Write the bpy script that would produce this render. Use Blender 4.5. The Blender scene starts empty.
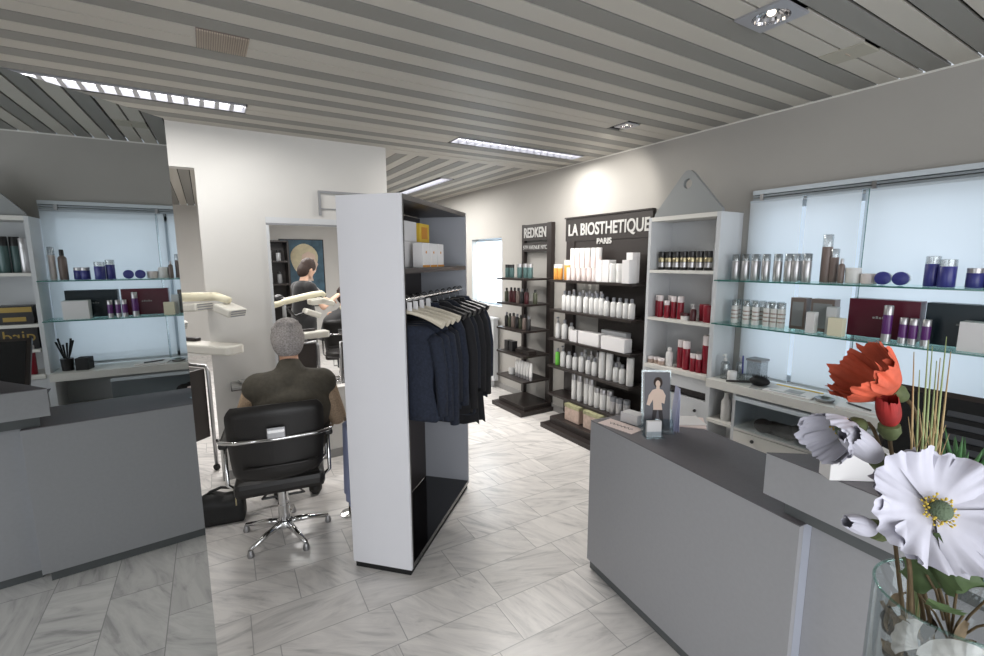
import bpy, bmesh, math, random
from mathutils import Vector, Matrix, Quaternion
random.seed(7)
PI = math.pi
SC = bpy.context.scene
COL = SC.collection
H = 2.575          # ceiling height
XW = 3.17          # inner face of the right wall
YP = 3.9           # partition face

# ------------------------------------------------------------------ materials
def srgb(c):
    if isinstance(c, str):
        c = [int(c[i:i+2], 16) / 255 for i in (0, 2, 4)]
    return tuple((x/12.92 if x <= .04045 else ((x+.055)/1.055)**2.4) for x in c) + (1,)

def mat(name, col, rough=.5, metal=0, spec=.5, emit=None, es=1, trans=0, ior=1.45, alpha=1, noise=0, nscale=20, bump=0, bscale=60, coat=0, sheen=0):
    m = bpy.data.materials.new(name); m.use_nodes = True
    nt = m.node_tree; b = nt.nodes['Principled BSDF']
    c = srgb(col)
    b.inputs['Base Color'].default_value = c
    b.inputs['Roughness'].default_value = rough
    b.inputs['Metallic'].default_value = metal
    b.inputs['IOR'].default_value = ior
    b.inputs['Specular IOR Level'].default_value = spec
    b.inputs['Transmission Weight'].default_value = trans
    b.inputs['Alpha'].default_value = alpha
    b.inputs['Coat Weight'].default_value = coat
    b.inputs['Sheen Weight'].default_value = sheen
    if emit:
        b.inputs['Emission Color'].default_value = srgb(emit); b.inputs['Emission Strength'].default_value = es
    tc = nt.nodes.new('ShaderNodeTexCoord')
    if noise:
        n = nt.nodes.new('ShaderNodeTexNoise'); n.inputs['Scale'].default_value = nscale; n.inputs['Detail'].default_value = 4
        nt.links.new(tc.outputs['Object'], n.inputs['Vector'])
        r = nt.nodes.new('ShaderNodeValToRGB')
        r.color_ramp.elements[0].position = .3; r.color_ramp.elements[1].position = .7
        r.color_ramp.elements[0].color = tuple(x*(1-noise) for x in c[:3]) + (1,)
        r.color_ramp.elements[1].color = tuple(min(1, x*(1+noise)) for x in c[:3]) + (1,)
        nt.links.new(n.outputs['Fac'], r.inputs['Fac']); nt.links.new(r.outputs['Color'], b.inputs['Base Color'])
    if bump:
        n2 = nt.nodes.new('ShaderNodeTexNoise'); n2.inputs['Scale'].default_value = bscale; n2.inputs['Detail'].default_value = 3
        nt.links.new(tc.outputs['Object'], n2.inputs['Vector'])
        bp = nt.nodes.new('ShaderNodeBump'); bp.inputs['Strength'].default_value = bump; bp.inputs['Distance'].default_value = .01
        nt.links.new(n2.outputs['Fac'], bp.inputs['Height']); nt.links.new(bp.outputs['Normal'], b.inputs['Normal'])
    return m

def floor_mat():
    m = bpy.data.materials.new('marble_tiles'); m.use_nodes = True
    nt = m.node_tree; N = nt.nodes; L = nt.links; b = N['Principled BSDF']
    def math_(op, a, c=None):
        n = N.new('ShaderNodeMath'); n.operation = op
        for i, v in enumerate((a, c)):
            if v is None: continue
            if isinstance(v, (int, float)): n.inputs[i].default_value = v
            else: L.new(v, n.inputs[i])
        return n.outputs[0]
    tc = N.new('ShaderNodeTexCoord'); mp = N.new('ShaderNodeMapping'); mp.inputs['Rotation'].default_value = (0, 0, math.radians(1.5))
    L.new(tc.outputs['Object'], mp.inputs['Vector'])
    sp = N.new('ShaderNodeSeparateXYZ'); L.new(mp.outputs[0], sp.inputs[0])
    v = math_('DIVIDE', math_('ADD', sp.outputs[1], -0.995), .2555)
    row = math_('FLOOR', v)
    wn = N.new('ShaderNodeTexWhiteNoise'); wn.noise_dimensions = '1D'; L.new(row, wn.inputs['W'])
    u = math_('ADD', math_('DIVIDE', sp.outputs[0], .487), wn.outputs['Value'])
    col = math_('FLOOR', u)
    fu = math_('FRACT', u); fv = math_('FRACT', v)
    eu = math_('MINIMUM', fu, math_('SUBTRACT', 1, fu)); ev = math_('MINIMUM', fv, math_('SUBTRACT', 1, fv))
    eu = math_('MULTIPLY', eu, .487); ev = math_('MULTIPLY', ev, .2555)
    e = math_('MINIMUM', eu, ev)
    g = N.new('ShaderNodeMapRange'); g.inputs['From Min'].default_value = .0008; g.inputs['From Max'].default_value = .003
    L.new(e, g.inputs['Value'])
    cmb = N.new('ShaderNodeCombineXYZ'); L.new(row, cmb.inputs[0]); L.new(col, cmb.inputs[1])
    w2 = N.new('ShaderNodeTexWhiteNoise'); w2.noise_dimensions = '3D'; L.new(cmb.outputs[0], w2.inputs['Vector'])
    # each tile takes its own piece of streaked marble
    sc = N.new('ShaderNodeVectorMath'); sc.operation = 'SCALE'; sc.inputs['Scale'].default_value = 9
    L.new(w2.outputs['Color'], sc.inputs[0])
    ad = N.new('ShaderNodeVectorMath'); L.new(mp.outputs[0], ad.inputs[0]); L.new(sc.outputs[0], ad.inputs[1])
    ang = math_('MULTIPLY', math_('ADD', w2.outputs['Value'], -.5), 1.5)
    rot = N.new('ShaderNodeVectorRotate'); rot.rotation_type = 'Z_AXIS'; L.new(ad.outputs[0], rot.inputs['Vector']); L.new(math_('ADD', ang, .7), rot.inputs['Angle'])
    m2 = N.new('ShaderNodeMapping'); m2.inputs['Scale'].default_value = (2.2, 11, 1); L.new(rot.outputs[0], m2.inputs['Vector'])
    n1 = N.new('ShaderNodeTexNoise'); n1.inputs['Scale'].default_value = 1; n1.inputs['Detail'].default_value = 6; n1.inputs['Distortion'].default_value = 1.6; n1.inputs['Roughness'].default_value = .62
    L.new(m2.outputs[0], n1.inputs['Vector'])
    rp = N.new('ShaderNodeValToRGB'); cr = rp.color_ramp
    cr.elements[0].position = .28; cr.elements[0].color = srgb('b0aeac')
    cr.elements[1].position = .62; cr.elements[1].color = srgb('e8e4e0')
    cr.elements.new(.45).color = srgb('d8d4d1')
    L.new(n1.outputs['Fac'], rp.inputs['Fac'])
    tint = N.new('ShaderNodeMixRGB'); tint.blend_type = 'MULTIPLY'; tint.inputs[0].default_value = 1
    tr = N.new('ShaderNodeMapRange'); tr.inputs['To Min'].default_value = .86; tr.inputs['To Max'].default_value = 1.0
    L.new(w2.outputs['Value'], tr.inputs['Value']); L.new(rp.outputs[0], tint.inputs[1]); L.new(tr.outputs[0], tint.inputs[2])
    mx = N.new('ShaderNodeMixRGB'); mx.inputs[1].default_value = srgb('9c9a98'); L.new(g.outputs[0], mx.inputs[0]); L.new(tint.outputs[0], mx.inputs[2])
    L.new(mx.outputs[0], b.inputs['Base Color']); b.inputs['Roughness'].default_value = .3
    return m

def fabric_blind():
    m = bpy.data.materials.new('blind_fabric'); m.use_nodes = True
    nt = m.node_tree; N = nt.nodes; N.remove(N['Principled BSDF'])
    tr = N.new('ShaderNodeBsdfTranslucent'); tr.inputs[0].default_value = srgb('ebeeee')
    df = N.new('ShaderNodeBsdfDiffuse'); df.inputs[0].default_value = srgb('d4d7d9')
    tp = N.new('ShaderNodeBsdfTransparent')
    mx = N.new('ShaderNodeMixShader'); mx.inputs[0].default_value = .5
    nt.links.new(tr.outputs[0], mx.inputs[1]); nt.links.new(df.outputs[0], mx.inputs[2])
    m2 = N.new('ShaderNodeMixShader'); m2.inputs[0].default_value = .06
    nt.links.new(mx.outputs[0], m2.inputs[1]); nt.links.new(tp.outputs[0], m2.inputs[2])
    nt.links.new(m2.outputs[0], N['Material Output'].inputs[0])
    return m

def clear_mat(name, col, alpha_mix=.8, rough=.05):
    m = bpy.data.materials.new(name); m.use_nodes = True
    nt = m.node_tree; N = nt.nodes; N.remove(N['Principled BSDF'])
    tp = N.new('ShaderNodeBsdfTransparent'); tp.inputs[0].default_value = srgb(col)
    gl = N.new('ShaderNodeBsdfGlossy'); gl.inputs['Roughness'].default_value = rough; gl.inputs[0].default_value = (.9, .95, .95, 1)
    lw = N.new('ShaderNodeLayerWeight'); lw.inputs[0].default_value = .5
    pw = N.new('ShaderNodeMath'); pw.operation = 'POWER'; pw.inputs[1].default_value = 4.5; nt.links.new(lw.outputs['Facing'], pw.inputs[0])
    ad = N.new('ShaderNodeMath'); ad.operation = 'MULTIPLY_ADD'; ad.inputs[1].default_value = .75; ad.inputs[2].default_value = (1-alpha_mix)*.6; ad.use_clamp = True
    nt.links.new(pw.outputs[0], ad.inputs[0])
    mx = N.new('ShaderNodeMixShader'); nt.links.new(ad.outputs[0], mx.inputs[0])
    nt.links.new(tp.outputs[0], mx.inputs[1]); nt.links.new(gl.outputs[0], mx.inputs[2])
    nt.links.new(mx.outputs[0], N['Material Output'].inputs[0])
    return m

M = dict(
    wall=mat('wall_paint', 'a6a39e', .85, noise=.02, nscale=3, bump=.05, bscale=150),
    partition=mat('partition_paint', 'cbc9c5', .8, noise=.02, nscale=3),
    base=mat('skirting', '8f8e8c', .5),
    plank_l=mat('plank_light', 'b3afa6', .55), plank_d=mat('plank_dark', '82817c', .55), groove=mat('ceiling_void', '151515', .9),
    border=mat('ceiling_border', 'b4b0a8', .6),
    white=mat('white_laminate', 'd6d6da', .45, noise=.01, nscale=4), cab=mat('shelf_white', 'c6c8ca', .5), cabedge=mat('shelf_edge', 'd6d4ce', .45),
    black=mat('black_laminate', '2b2523', .35), blackgloss=mat('black_gloss', '0e0d0f', .08, coat=.6),
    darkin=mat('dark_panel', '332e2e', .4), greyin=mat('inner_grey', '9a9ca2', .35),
    counter=mat('counter_grey', 'a3a3a6', .55, noise=.02, nscale=60), counter_side=mat('counter_side', 'a9adb8', .5), ctop=mat('counter_top_dark', '676468', .5, noise=.05, nscale=90), plinth=mat('plinth', '5f6263', .5),
    mirror=mat('mirror_silver', 'c9cccc', .0, metal=1), medge=mat('mirror_edge', '5a605f', .3),
    chrome=mat('chrome', 'd9d9d9', .12, metal=1), steel=mat('brushed_steel', 'a7a7a9', .32, metal=1), rail=mat('rail_aluminium', '9aa2a8', .4, metal=.6),
    leather=mat('black_leather', '211f1e', .42, bump=.15, bscale=200), rubber=mat('black_rubber', '141414', .7),
    lampglow=mat('lamp_glow', 'ffffff', .5, emit='fbfbff', es=4.2), lampwhite=mat('lamp_white', 'a9a9ae', .35, metal=.5), reflector=mat('lamp_reflector', 'c9c9cc', .15, metal=1),
    bulb=mat('bulb', 'ffffff', .3, emit='fff2dd', es=3),
    vent=mat('vent_beige', 'a89b8c', .6), vent2=mat('vent_plain', 'a39f92', .6),
    glass=clear_mat('window_glass', 'f4faff', .92), shelfglass=clear_mat('shelf_glass', 'd8eee8', .86), glassedge=mat('glass_edge', '3c6f66', .15, spec=.8),
    acrylic=clear_mat('clear_acrylic', 'f0f4f6', .86), plasticclear=clear_mat('clear_plastic', 'dcdcdc', .72, .2),
    vaseglass=clear_mat('vase_glass', 'f2f4f4', .9, .02),
    blind=fabric_blind(), frame=mat('window_frame', 'c4ccd2', .5), outside=mat('outside', 'ffffff', 1),
    wbottle=mat('white_plastic', 'dcdbd9', .35), gcap=mat('grey_cap', '85878c', .35), silver=mat('silver_plastic', 'b5b3b4', .28, metal=.6), tube=mat('pearl_tube', 'e6dbd8', .3),
    orange=mat('orange_liquid', 'd99a4a', .3), green=mat('green_bottle', '6fc44a', .35), teal=mat('teal_plastic', '4d6665', .3), darkb=mat('dark_bottle', '2c2b2c', .3), darkred=mat('dark_red_bottle', '4a2327', .3), olive=mat('olive_bottle', '46493a', .3),
    red=mat('red_plastic', '86192a', .32), redlid=mat('white_lid', 'e2d9d8', .35), blue=mat('blue_plastic', '3d3f86', .3), purple=mat('purple_plastic', '5e2a6e', .3), brown=mat('taupe_plastic', '7b6c66', .4),
    burg=mat('burgundy_card', '5b1a2c', .35), tealbox=mat('dark_teal_card', '12222b', .35), card=mat('white_card', 'dcdada', .6), carddark=mat('photo_card', '5b5a60', .4), lampshell=mat('trolley_white', 'd2cfc6', .4), cream=mat('cream_plastic', 'e3dcc2', .4), paper=mat('paper', 'e0dcda', .7), paperpink=mat('paper_pink', 'e2cfc9', .7), ink=mat('ink', '3a3638', .7), yellow=mat('yellow_print', 'dcb83e', .6), orangep=mat('orange_print', 'cc8b32', .6), lilac=mat('pale_lilac_paper', 'b9bcd6', .6), gold=mat('gold_print', '9c8448', .4, metal=.4), band=mat('brown_band', 'a08a80', .5),
    skin=mat('skin', 'c89a80', .5), skin2=mat('skin_pale', 'd3ab93', .5), greyhair=mat('grey_hair', 'a09a97', .8, noise=.35, nscale=120, bump=.8, bscale=160), darkhair=mat('dark_brown_hair', '33241d', .7, noise=.3, nscale=90, bump=.6, bscale=140),
    vest=mat('olive_quilted', '4d483e', .75, noise=.12, nscale=60, bump=.3, bscale=40), sleeve=mat('beige_lace', 'b59c82', .8, noise=.25, nscale=140), trousers=mat('dark_trousers', '2a2b30', .8), blackcloth=mat('black_cloth', '1d1c1e', .85, sheen=.2), shoe=mat('shoe', '1a1817', .5), eyew=mat('eye_white', 'e8e4df', .3), eyed=mat('eye_dark', '201612', .2), lip=mat('lips', 'a5605a', .5), towel=mat('pale_blue_cloth', '9aa3c4', .9, bump=.3, bscale=120),
    navy=mat('navy_denim', '1c2230', .9, noise=.3, nscale=70, bump=.2, bscale=90), navy2=mat('navy_wool', '161a24', .9, noise=.2, nscale=60), blackg=mat('black_fabric', '17171a', .9, noise=.2, nscale=60), lining=mat('grey_lining', '5d606c', .7),
    hanger=mat('pale_wood', 'cfc6b4', .4), bag=mat('black_bag', '131313', .55, bump=.2, bscale=80), zip=mat('zip_metal', 'b7ac8a', .3, metal=.8),
    petalw=mat('white_petal', 'bab9c4', .8, noise=.05, nscale=40), petalr=mat('orange_red_petal', 'bb5238', .7, noise=.3, nscale=28), petald=mat('dark_red_petal', '8f1d1a', .7, noise=.3, nscale=40), leaf=mat('green_leaf', '4c5f3a', .6, noise=.25, nscale=40), calyx=mat('calyx_green', '5a6440', .7, noise=.2, nscale=80), stemm=mat('brown_stem', '5f4e36', .7, noise=.2, nscale=60), stamen=mat('yellow_stamen', 'c9b04a', .7), eye=mat('flower_eye', '57664f', .7, bump=.5, bscale=300), grass=mat('grass_stem', '8d9a6a', .6), grass2=mat('grass_tan', 'a9926a', .6),
    shell=mat('white_shell', 'dcd6d2', .5, noise=.08, nscale=60, bump=.3, bscale=90), potp=mat('dried_leaf', '8d7a62', .8, noise=.3, nscale=60), potp2=mat('dried_leaf_dark', '4c4036', .8, noise=.3, nscale=60),
    succ=mat('succulent', '3f6a3c', .5, noise=.2, nscale=60), soil=mat('soil', '2a2320', .9), screen=mat('dark_screen', '17181a', .2), keys=mat('dark_keys', '3a3c40', .5), plasticgrey=mat('grey_plastic', '8d8e90', .5),
    navyp=mat('poster_blue', '3d5a6b', .5, noise=.4, nscale=6), blond=mat('poster_hair', 'cfc4a4', .6, noise=.1, nscale=12), pskin=mat('poster_skin', 'd8c0b0', .6), cosb=mat('bag_green_print', '9c9a78', .6, noise=.3, nscale=25), cosp=mat('bag_pink_print', 'b8a295', .6, noise=.15, nscale=30),
    letters=mat('white_letters', 'b4b3b0', .5), hole=mat('hole_grey', '6d6f70', .6), tri=mat('triangle_grey', '8d9090', .5), sign=mat('sign_black', '2a2523', .45), floor=floor_mat(),
    magaz=mat('magazine_grey', '9a9a98', .5, noise=.3, nscale=14),
)

# ------------------------------------------------------------------ mesh helper
class MB:
    def __init__(s): s.v = []; s.f = []; s.m = []; s.mi = 0
    def add(s, vs, fs, T=None):
        o = len(s.v)
        s.v += [tuple(T @ Vector(p)) if T else tuple(p) for p in vs]
        s.f += [tuple(i+o for i in f) for f in fs]; s.m += [s.mi]*len(fs)
        return s
    def mat(s, i): s.mi = i; return s
    def box(s, x0, x1, y0, y1, z0, z1, T=None):
        v = [(x0,y0,z0),(x1,y0,z0),(x1,y1,z0),(x0,y1,z0),(x0,y0,z1),(x1,y0,z1),(x1,y1,z1),(x0,y1,z1)]
        return s.add(v, [(0,3,2,1),(4,5,6,7),(0,1,5,4),(1,2,6,5),(2,3,7,6),(3,0,4,7)], T)
    def prism(s, pts, h0, h1, axis='z', T=None):
        n = len(pts)
        def q(p, h):
            return {'z': (p[0], p[1], h), 'x': (h, p[0], p[1]), 'y': (p[0], h, p[1])}[axis]
        v = [q(p, h0) for p in pts] + [q(p, h1) for p in pts]
        f = [tuple(range(n))[::-1], tuple(range(n, 2*n))] + [(i, (i+1) % n, n+(i+1) % n, n+i) for i in range(n)]
        return s.add(v, f, T)
    def lathe(s, prof, n=16, T=None, cap=True):
        v = []; f = []
        for r, z in prof:
            for i in range(n):
                a = 2*PI*i/n; v.append((r*math.cos(a), r*math.sin(a), z))
        for k in range(len(prof)-1):
            for i in range(n):
                j = (i+1) % n; f.append((k*n+i, k*n+j, (k+1)*n+j, (k+1)*n+i))
        if cap:
            f.append(tuple(range(n))[::-1]); f.append(tuple((len(prof)-1)*n+i for i in range(n)))
        return s.add(v, f, T)
    def tube(s, pts, r, n=8, T=None):
        pts = [Vector(p) for p in pts]; rs = r if isinstance(r, (list, tuple)) else [r]*len(pts)
        v = []; f = []; up = None
        for k, p in enumerate(pts):
            d = (pts[min(k+1, len(pts)-1)] - pts[max(k-1, 0)]).normalized()
            if up is None:
                up = Vector((0,0,1)) if abs(d.z) < .9 else Vector((1,0,0))
            a = d.cross(up).normalized(); b = a.cross(d).normalized(); up = b
            for i in range(n):
                t = 2*PI*i/n; v.append(p + (a*math.cos(t) + b*math.sin(t))*rs[k])
        for k in range(len(pts)-1):
            for i in range(n):
                j = (i+1) % n; f.append((k*n+i, k*n+j, (k+1)*n+j, (k+1)*n+i))
        f.append(tuple(range(n))[::-1]); f.append(tuple((len(pts)-1)*n+i for i in range(n)))
        return s.add(v, f, T)
    def ball(s, c, r, n=12, m=8, T=None):
        if not isinstance(r, (tuple, list)): r = (r, r, r)
        v = []; f = []
        for k in range(1, m):
            ph = PI*k/m
            for i in range(n):
                a = 2*PI*i/n
                v.append((c[0]+r[0]*math.sin(ph)*math.cos(a), c[1]+r[1]*math.sin(ph)*math.sin(a), c[2]+r[2]*math.cos(ph)))
        v.append((c[0], c[1], c[2]+r[2])); v.append((c[0], c[1], c[2]-r[2]))
        t = len(v)-2
        for k in range(m-2):
            for i in range(n):
                j = (i+1) % n; f.append((k*n+j, k*n+i, (k+1)*n+i, (k+1)*n+j))
        for i in range(n):
            j = (i+1) % n; f.append((t, i, j)); f.append((t+1, (m-2)*n+j, (m-2)*n+i))
        return s.add(v, f, T)
    def limb(s, p, q, r0, r1, n=12):
        p = Vector(p); q = Vector(q)
        s.ball(p, r0, n); s.ball(q, r1, n); return s.tube([p, q], [r0, r1], n)
    def grid(s, fn, nu, nv, T=None, thick=0):
        v = [fn(i/nu, j/nv) for i in range(nu+1) for j in range(nv+1)]
        f = [(i*(nv+1)+j, (i+1)*(nv+1)+j, (i+1)*(nv+1)+j+1, i*(nv+1)+j+1) for i in range(nu) for j in range(nv)]
        return s.add(v, f, T)
    def build(s, name, mats, parent=None, smooth=False, bevel=0, mods=None, angle=None):
        me = bpy.data.meshes.new(name); me.from_pydata(s.v, [], s.f)
        if not isinstance(mats, (list, tuple)): mats = [mats]
        for mm in mats: me.materials.append(M[mm] if isinstance(mm, str) else mm)
        me.polygons.foreach_set('material_index', s.m)
        bm = bmesh.new(); bm.from_mesh(me); bmesh.ops.recalc_face_normals(bm, faces=bm.faces[:]); bm.to_mesh(me); bm.free()
        if smooth:
            me.polygons.foreach_set('use_smooth', [True]*len(me.polygons))
            if smooth != 2:
                me.set_sharp_from_angle(angle=math.radians(angle or 40))
        o = bpy.data.objects.new(name, me); COL.objects.link(o)
        if parent: o.parent = parent
        if bevel:
            b = o.modifiers.new('bevel', 'BEVEL'); b.width = bevel; b.segments = 2; b.limit_method = 'ANGLE'
        return o

def tag(o, label, cat, group=None):
    o['label'] = label; o['category'] = cat
    if group: o['group'] = group
    return o
def thing(name, label, cat, loc=(0,0,0), rz=0, group=None):
    o = bpy.data.objects.new(name, None); COL.objects.link(o); o.empty_display_size = .05
    o.location = loc; o.rotation_euler = (0, 0, rz)
    return tag(o, label, cat, group)
def struct(o):
    o['kind'] = 'structure'; return o
def dup(root, loc, rz, label, group=None, scale=None):
    r = root.copy(); COL.objects.link(r); r.location = loc; r.rotation_euler = (0, 0, rz)
    r['label'] = label
    if group: r['group'] = group
    if scale: r.scale = scale
    for ch in list(root.children):
        c = ch.copy(); COL.objects.link(c); c.parent = r
        for g in list(ch.children):
            d = g.copy(); COL.objects.link(d); d.parent = c
    return r
def text(name, body, size, m, parent, T, extrude=.002, sx=1, align='CENTER', bold=0):
    cu = bpy.data.curves.new(name, 'FONT'); cu.body = body; cu.size = size; cu.extrude = extrude; cu.align_x = align; cu.offset = bold
    o = bpy.data.objects.new(name, cu); COL.objects.link(o)
    dg = bpy.context.evaluated_depsgraph_get(); me = bpy.data.meshes.new_from_object(o.evaluated_get(dg))
    bpy.data.objects.remove(o); me.name = name
    me.transform(T @ Matrix.Diagonal((sx, 1, 1, 1)))
    me.materials.clear(); me.materials.append(M[m])
    t = bpy.data.objects.new(name, me); COL.objects.link(t)
    if parent: t.parent = parent
    return t
ORD = ['first','second','third','fourth','fifth','sixth','seventh','eighth','ninth','tenth','eleventh','twelfth','thirteenth','fourteenth','fifteenth','sixteenth']
# text standing upright on a wall that faces -X (reads towards -Y)
FACE_MX = Matrix(((0,0,-1,0),(-1,0,0,0),(0,1,0,0),(0,0,0,1)))
FACE_MY = Matrix(((1,0,0,0),(0,0,-1,0),(0,1,0,0),(0,0,0,1)))
def zalign(d, loc=(0,0,0), spin=0):
    return Matrix.Translation(loc) @ Vector(d).normalized().to_track_quat('Z', 'Y').to_matrix().to_4x4() @ Matrix.Rotation(spin, 4, 'Z')

# ------------------------------------------------------------------ setting
X0, X1, Y0, Y1 = -3.6, XW, -2.2, 9.5
def hwall(name, axis, c0, c1, a0, a1, holes, m, z1=H):
    """wall slab from c0 to c1 across, a0..a1 along, holes (a, b, z, Z)"""
    mb = MB()
    def bx(p, q, z, Z):
        if q-p < 1e-4 or Z-z < 1e-4: return
        if axis == 'x': mb.box(c0, c1, p, q, z, Z)
        else: mb.box(p, q, c0, c1, z, Z)
    cur = a0
    for (p, q, z, Z) in sorted(holes):
        bx(cur, p, 0, z1); bx(p, q, 0, z); bx(p, q, Z, z1); cur = q
    bx(cur, a1, 0, z1)
    return struct(mb.build(name, m))
struct(MB().box(X0-.1, X1+.15, Y0-.1, Y1+.1, -.1, 0).build('floor', 'floor'))
WIN1 = (.42, 1.775, .84, 2.02); WIN2 = (4.93, 5.69, 1.06, 1.925)
hwall('wall_right', 'x', XW, XW+.22, Y0, Y1, [WIN1, WIN2], 'wall')
hwall('wall_left', 'x', X0-.1, X0, Y0, Y1, [], 'wall')
hwall('wall_far', 'y', Y1, Y1+.1, X0, X1, [], 'partition')
hwall('wall_middle', 'y', YP, YP+.1, X0, 1.36, [(-.62, -.005, 0, 2.283), (.415, 1.06, .60, 1.968)], 'partition')
struct(MB().box(XW-.012, XW, 2.7, YP+5.5, 0, .07).build('baseboard_right', 'base'))
struct(MB().box(0, 1.36, YP-.012, YP, 0, .07).build('baseboard_middle', 'base'))
# ceiling of planks, dark and light
mb = MB(); rnd = random.Random(3)
mb.mat(2).box(X0, X1, Y0, YP+.06, H+.03, H+.05)
LAMPS = [(-.95, .30, 3.292, 3.448), (1.725, 3.0, 3.292, 3.448)]
holes = LAMPS + [(.045, .24, 2.345, 2.535), (2.5, 2.66, 1.0, 1.178), (1.85, 2.01, .998, 1.18), (2.52, 2.65, 2.345, 2.475)]
strips = []
for d0 in (3.49, 3.70): strips += [(d0, d0+.103, 1), (d0+.105, d0+.208, 0)]
strips += [(3.282, 3.384, 0), (3.387, 3.488, 0)]
for k in range(4): strips += [(2.545+.209*k, 2.545+.209*k+.103, 1)] + ([(2.545+.209*k+.105, 2.545+.209*(k+1)-.002, 0)] if k < 3 else [])
strips += [(2.337, 2.439, 0), (2.442, 2.543, 0)]
for k in range(6): strips += [(1.187+.209*k, 1.187+.209*k+.102, 1)] + ([(1.187+.209*k+.105, 1.187+.209*(k+1)-.003, 0)] if k < 5 else [])
strips += [(.995, 1.087, 0), (1.093, 1.183, 0)]
y = .99
k = 1
while y > Y0:
    strips.append((y-.1, y-.004, k)); y -= .104; k = 1-k
for (a, b, c) in strips:
    mb.mat(c); cur = X0
    for hl in sorted(holes):
        if hl[3] > a+.01 and hl[2] < b-.01:
            mb.box(cur, hl[0], a+.002, b-.003, H, H+.012); cur = hl[1]
    mb.box(cur, X1, a+.002, b-.003, H, H+.012)
struct(mb.build('ceiling', ['plank_l', 'plank_d', 'groove']))
mb = MB(); mb.mat(2).box(X0, X1, YP+.06, Y1, H+.03, H+.05)
x = X1; k = 0
while x > X0:
    cuts = [(4.95, 6.4)] if (2.37 < x+.0 and x-.1 < 2.53) else []
    mb.mat(k)
    if cuts: mb.box(x-.1, x-.004, 4.02, 4.95, H, H+.012); mb.box(x-.1, x-.004, 6.4, Y1, H, H+.012)
    else: mb.box(x-.1, x-.004, 4.02, Y1, H, H+.012)
    x -= .104; k = 1-k
struct(mb.build('ceiling_back', ['plank_l', 'plank_d', 'groove']))
struct(MB().box(X0, X1, YP+.005, YP+.12, H-.006, H+.012).build('trim_1', 'border'))
struct(MB().box(XW-.008, XW, Y0, Y1, H-.008, H).build('trim_2', 'cabedge'))

# windows
def window(name, W, blind_panels):
    y0, y1, z0, z1 = W
    mb = MB(); x = XW+.10
    for a, b, c, d in ((y0, y0+.04, z0, z1), (y1-.04, y1, z0, z1), (y0, y1, z0, z0+.04), (y0, y1, z1-.04, z1)):
        mb.box(x, x+.05, a, b, c, d)
    if y1-y0 > 1: mb.box(x, x+.05, 1.14, 1.19, z0, z1)
    w = struct(mb.build(name, 'frame'))
    MB().box(x+.02, x+.028, y0+.04, y1-.04, z0+.04, z1-.04).build('pane', 'glass', w)
    return w
window('window_1', WIN1, 2); window('window_2', WIN2, 1)
# hanging panel blinds
for i, (a, b, zt, xx, lb) in enumerate([(1.19, 1.47, 2.03, 3.145, 'translucent pale blue window panel behind the tall taupe tube'),
                                 (1.49, 1.81, 2.03, 3.135, 'translucent pale blue window panel beside the white tall cabinet'),
                                 (.42, 1.17, 2.03, 3.14, 'wide translucent window panel behind the burgundy and teal boxes')]):
    t = thing('panel_curtain', lb, 'curtain', (xx, (a+b)/2, .86), 0, 'panel curtains')
    w = (b-a)/2
    MB().grid(lambda u, v: (.002*math.sin(u*9+v*3), -w+2*w*u, v*(zt-.86)), 12, 2).build('fabric', 'blind', t, smooth=2)
    MB().box(-.004, .006, -w, w, zt-.875, zt-.86).build('top_strip', 'frame', t)
    MB().box(-.004, .006, -w, w, 0, .014).build('bottom_strip', 'frame', t)
t = thing('panel_curtain', 'bright white blind covering the far small window', 'curtain', (XW+.06, 5.31, 1.09), 0)
MB().grid(lambda u, v: (.004*math.sin(u*30), -.35+.7*u, v*.8), 24, 2).build('fabric', 'blind', t, smooth=2)
MB().box(-.01, .01, -.36, .36, .8, .82).build('top_strip', 'frame', t)
t = thing('curtain_rail', 'long grey aluminium curtain rail above the glass shelves', 'rail', (XW, .42, 2.03))
MB().box(-.05, 0, 0, 1.37, .035, .062).build('cover', 'frame', t)
MB().box(-.045, -.006, .0, 1.37, .0, .012).box(-.045, -.02, .0, 1.37, .018, .03).build('track', 'rail', t)
for q in (.09, .70, 1.3): MB().box(-.055, -.002, q, q+.02, -.004, .036).build('bracket', 'steel', t)

# ------------------------------------------------------------------ ceiling lamps, vents, downlights
def louvre(W, label, along='x'):
    x0, x1, y0, y1 = W
    L, w = x1-x0, y1-y0
    if along == 'x': t = thing('louvre_light', label, 'ceiling light', ((x0+x1)/2, (y0+y1)/2, H-.006)); R = Matrix()
    else: t = thing('louvre_light', label, 'ceiling light', ((x0+x1)/2, (y0+y1)/2, H-.006), PI/2); L, w = w, L; R = Matrix()
    mb = MB(); l2 = L/2-.004; w2 = w/2-.004
    mb.box(-l2, l2, -w2, -w2+.006, 0, .03).box(-l2, l2, w2-.006, w2, 0, .03).box(-l2, -l2+.006, -w2, w2, 0, .03).box(l2-.006, l2, -w2, w2, 0, .03)
    mb.build('housing', 'lampwhite', t)
    MB().box(-l2+.01, l2-.01, -w2+.01, w2-.01, .030, .034).build('diffuser', 'lampglow', t)
    n = int(L/.075); bw = .012 if x0 < -.9 else .004
    for i in range(1, n):
        x = -l2 + i*2*l2/n
        MB().prism([(x-bw, .001), (x+bw, .001), (x+.002, .028), (x-.002, .028)], -w2+.008, w2-.008, 'y').build('blade', 'lampwhite', t)
    return t
louvre(LAMPS[0], 'long recessed louvre ceiling light above the mirror top edge')
louvre(LAMPS[1], 'long bright louvre ceiling light in front of the black displays')
louvre((2.372, 2.528, 4.97, 6.38), 'bright ceiling light in the rear room above the clothes rack', 'y')
louvre((-.75, -.6, 5.2, 6.4), 'rear room ceiling light seen through the tall opening by the mirror', 'y')
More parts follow.
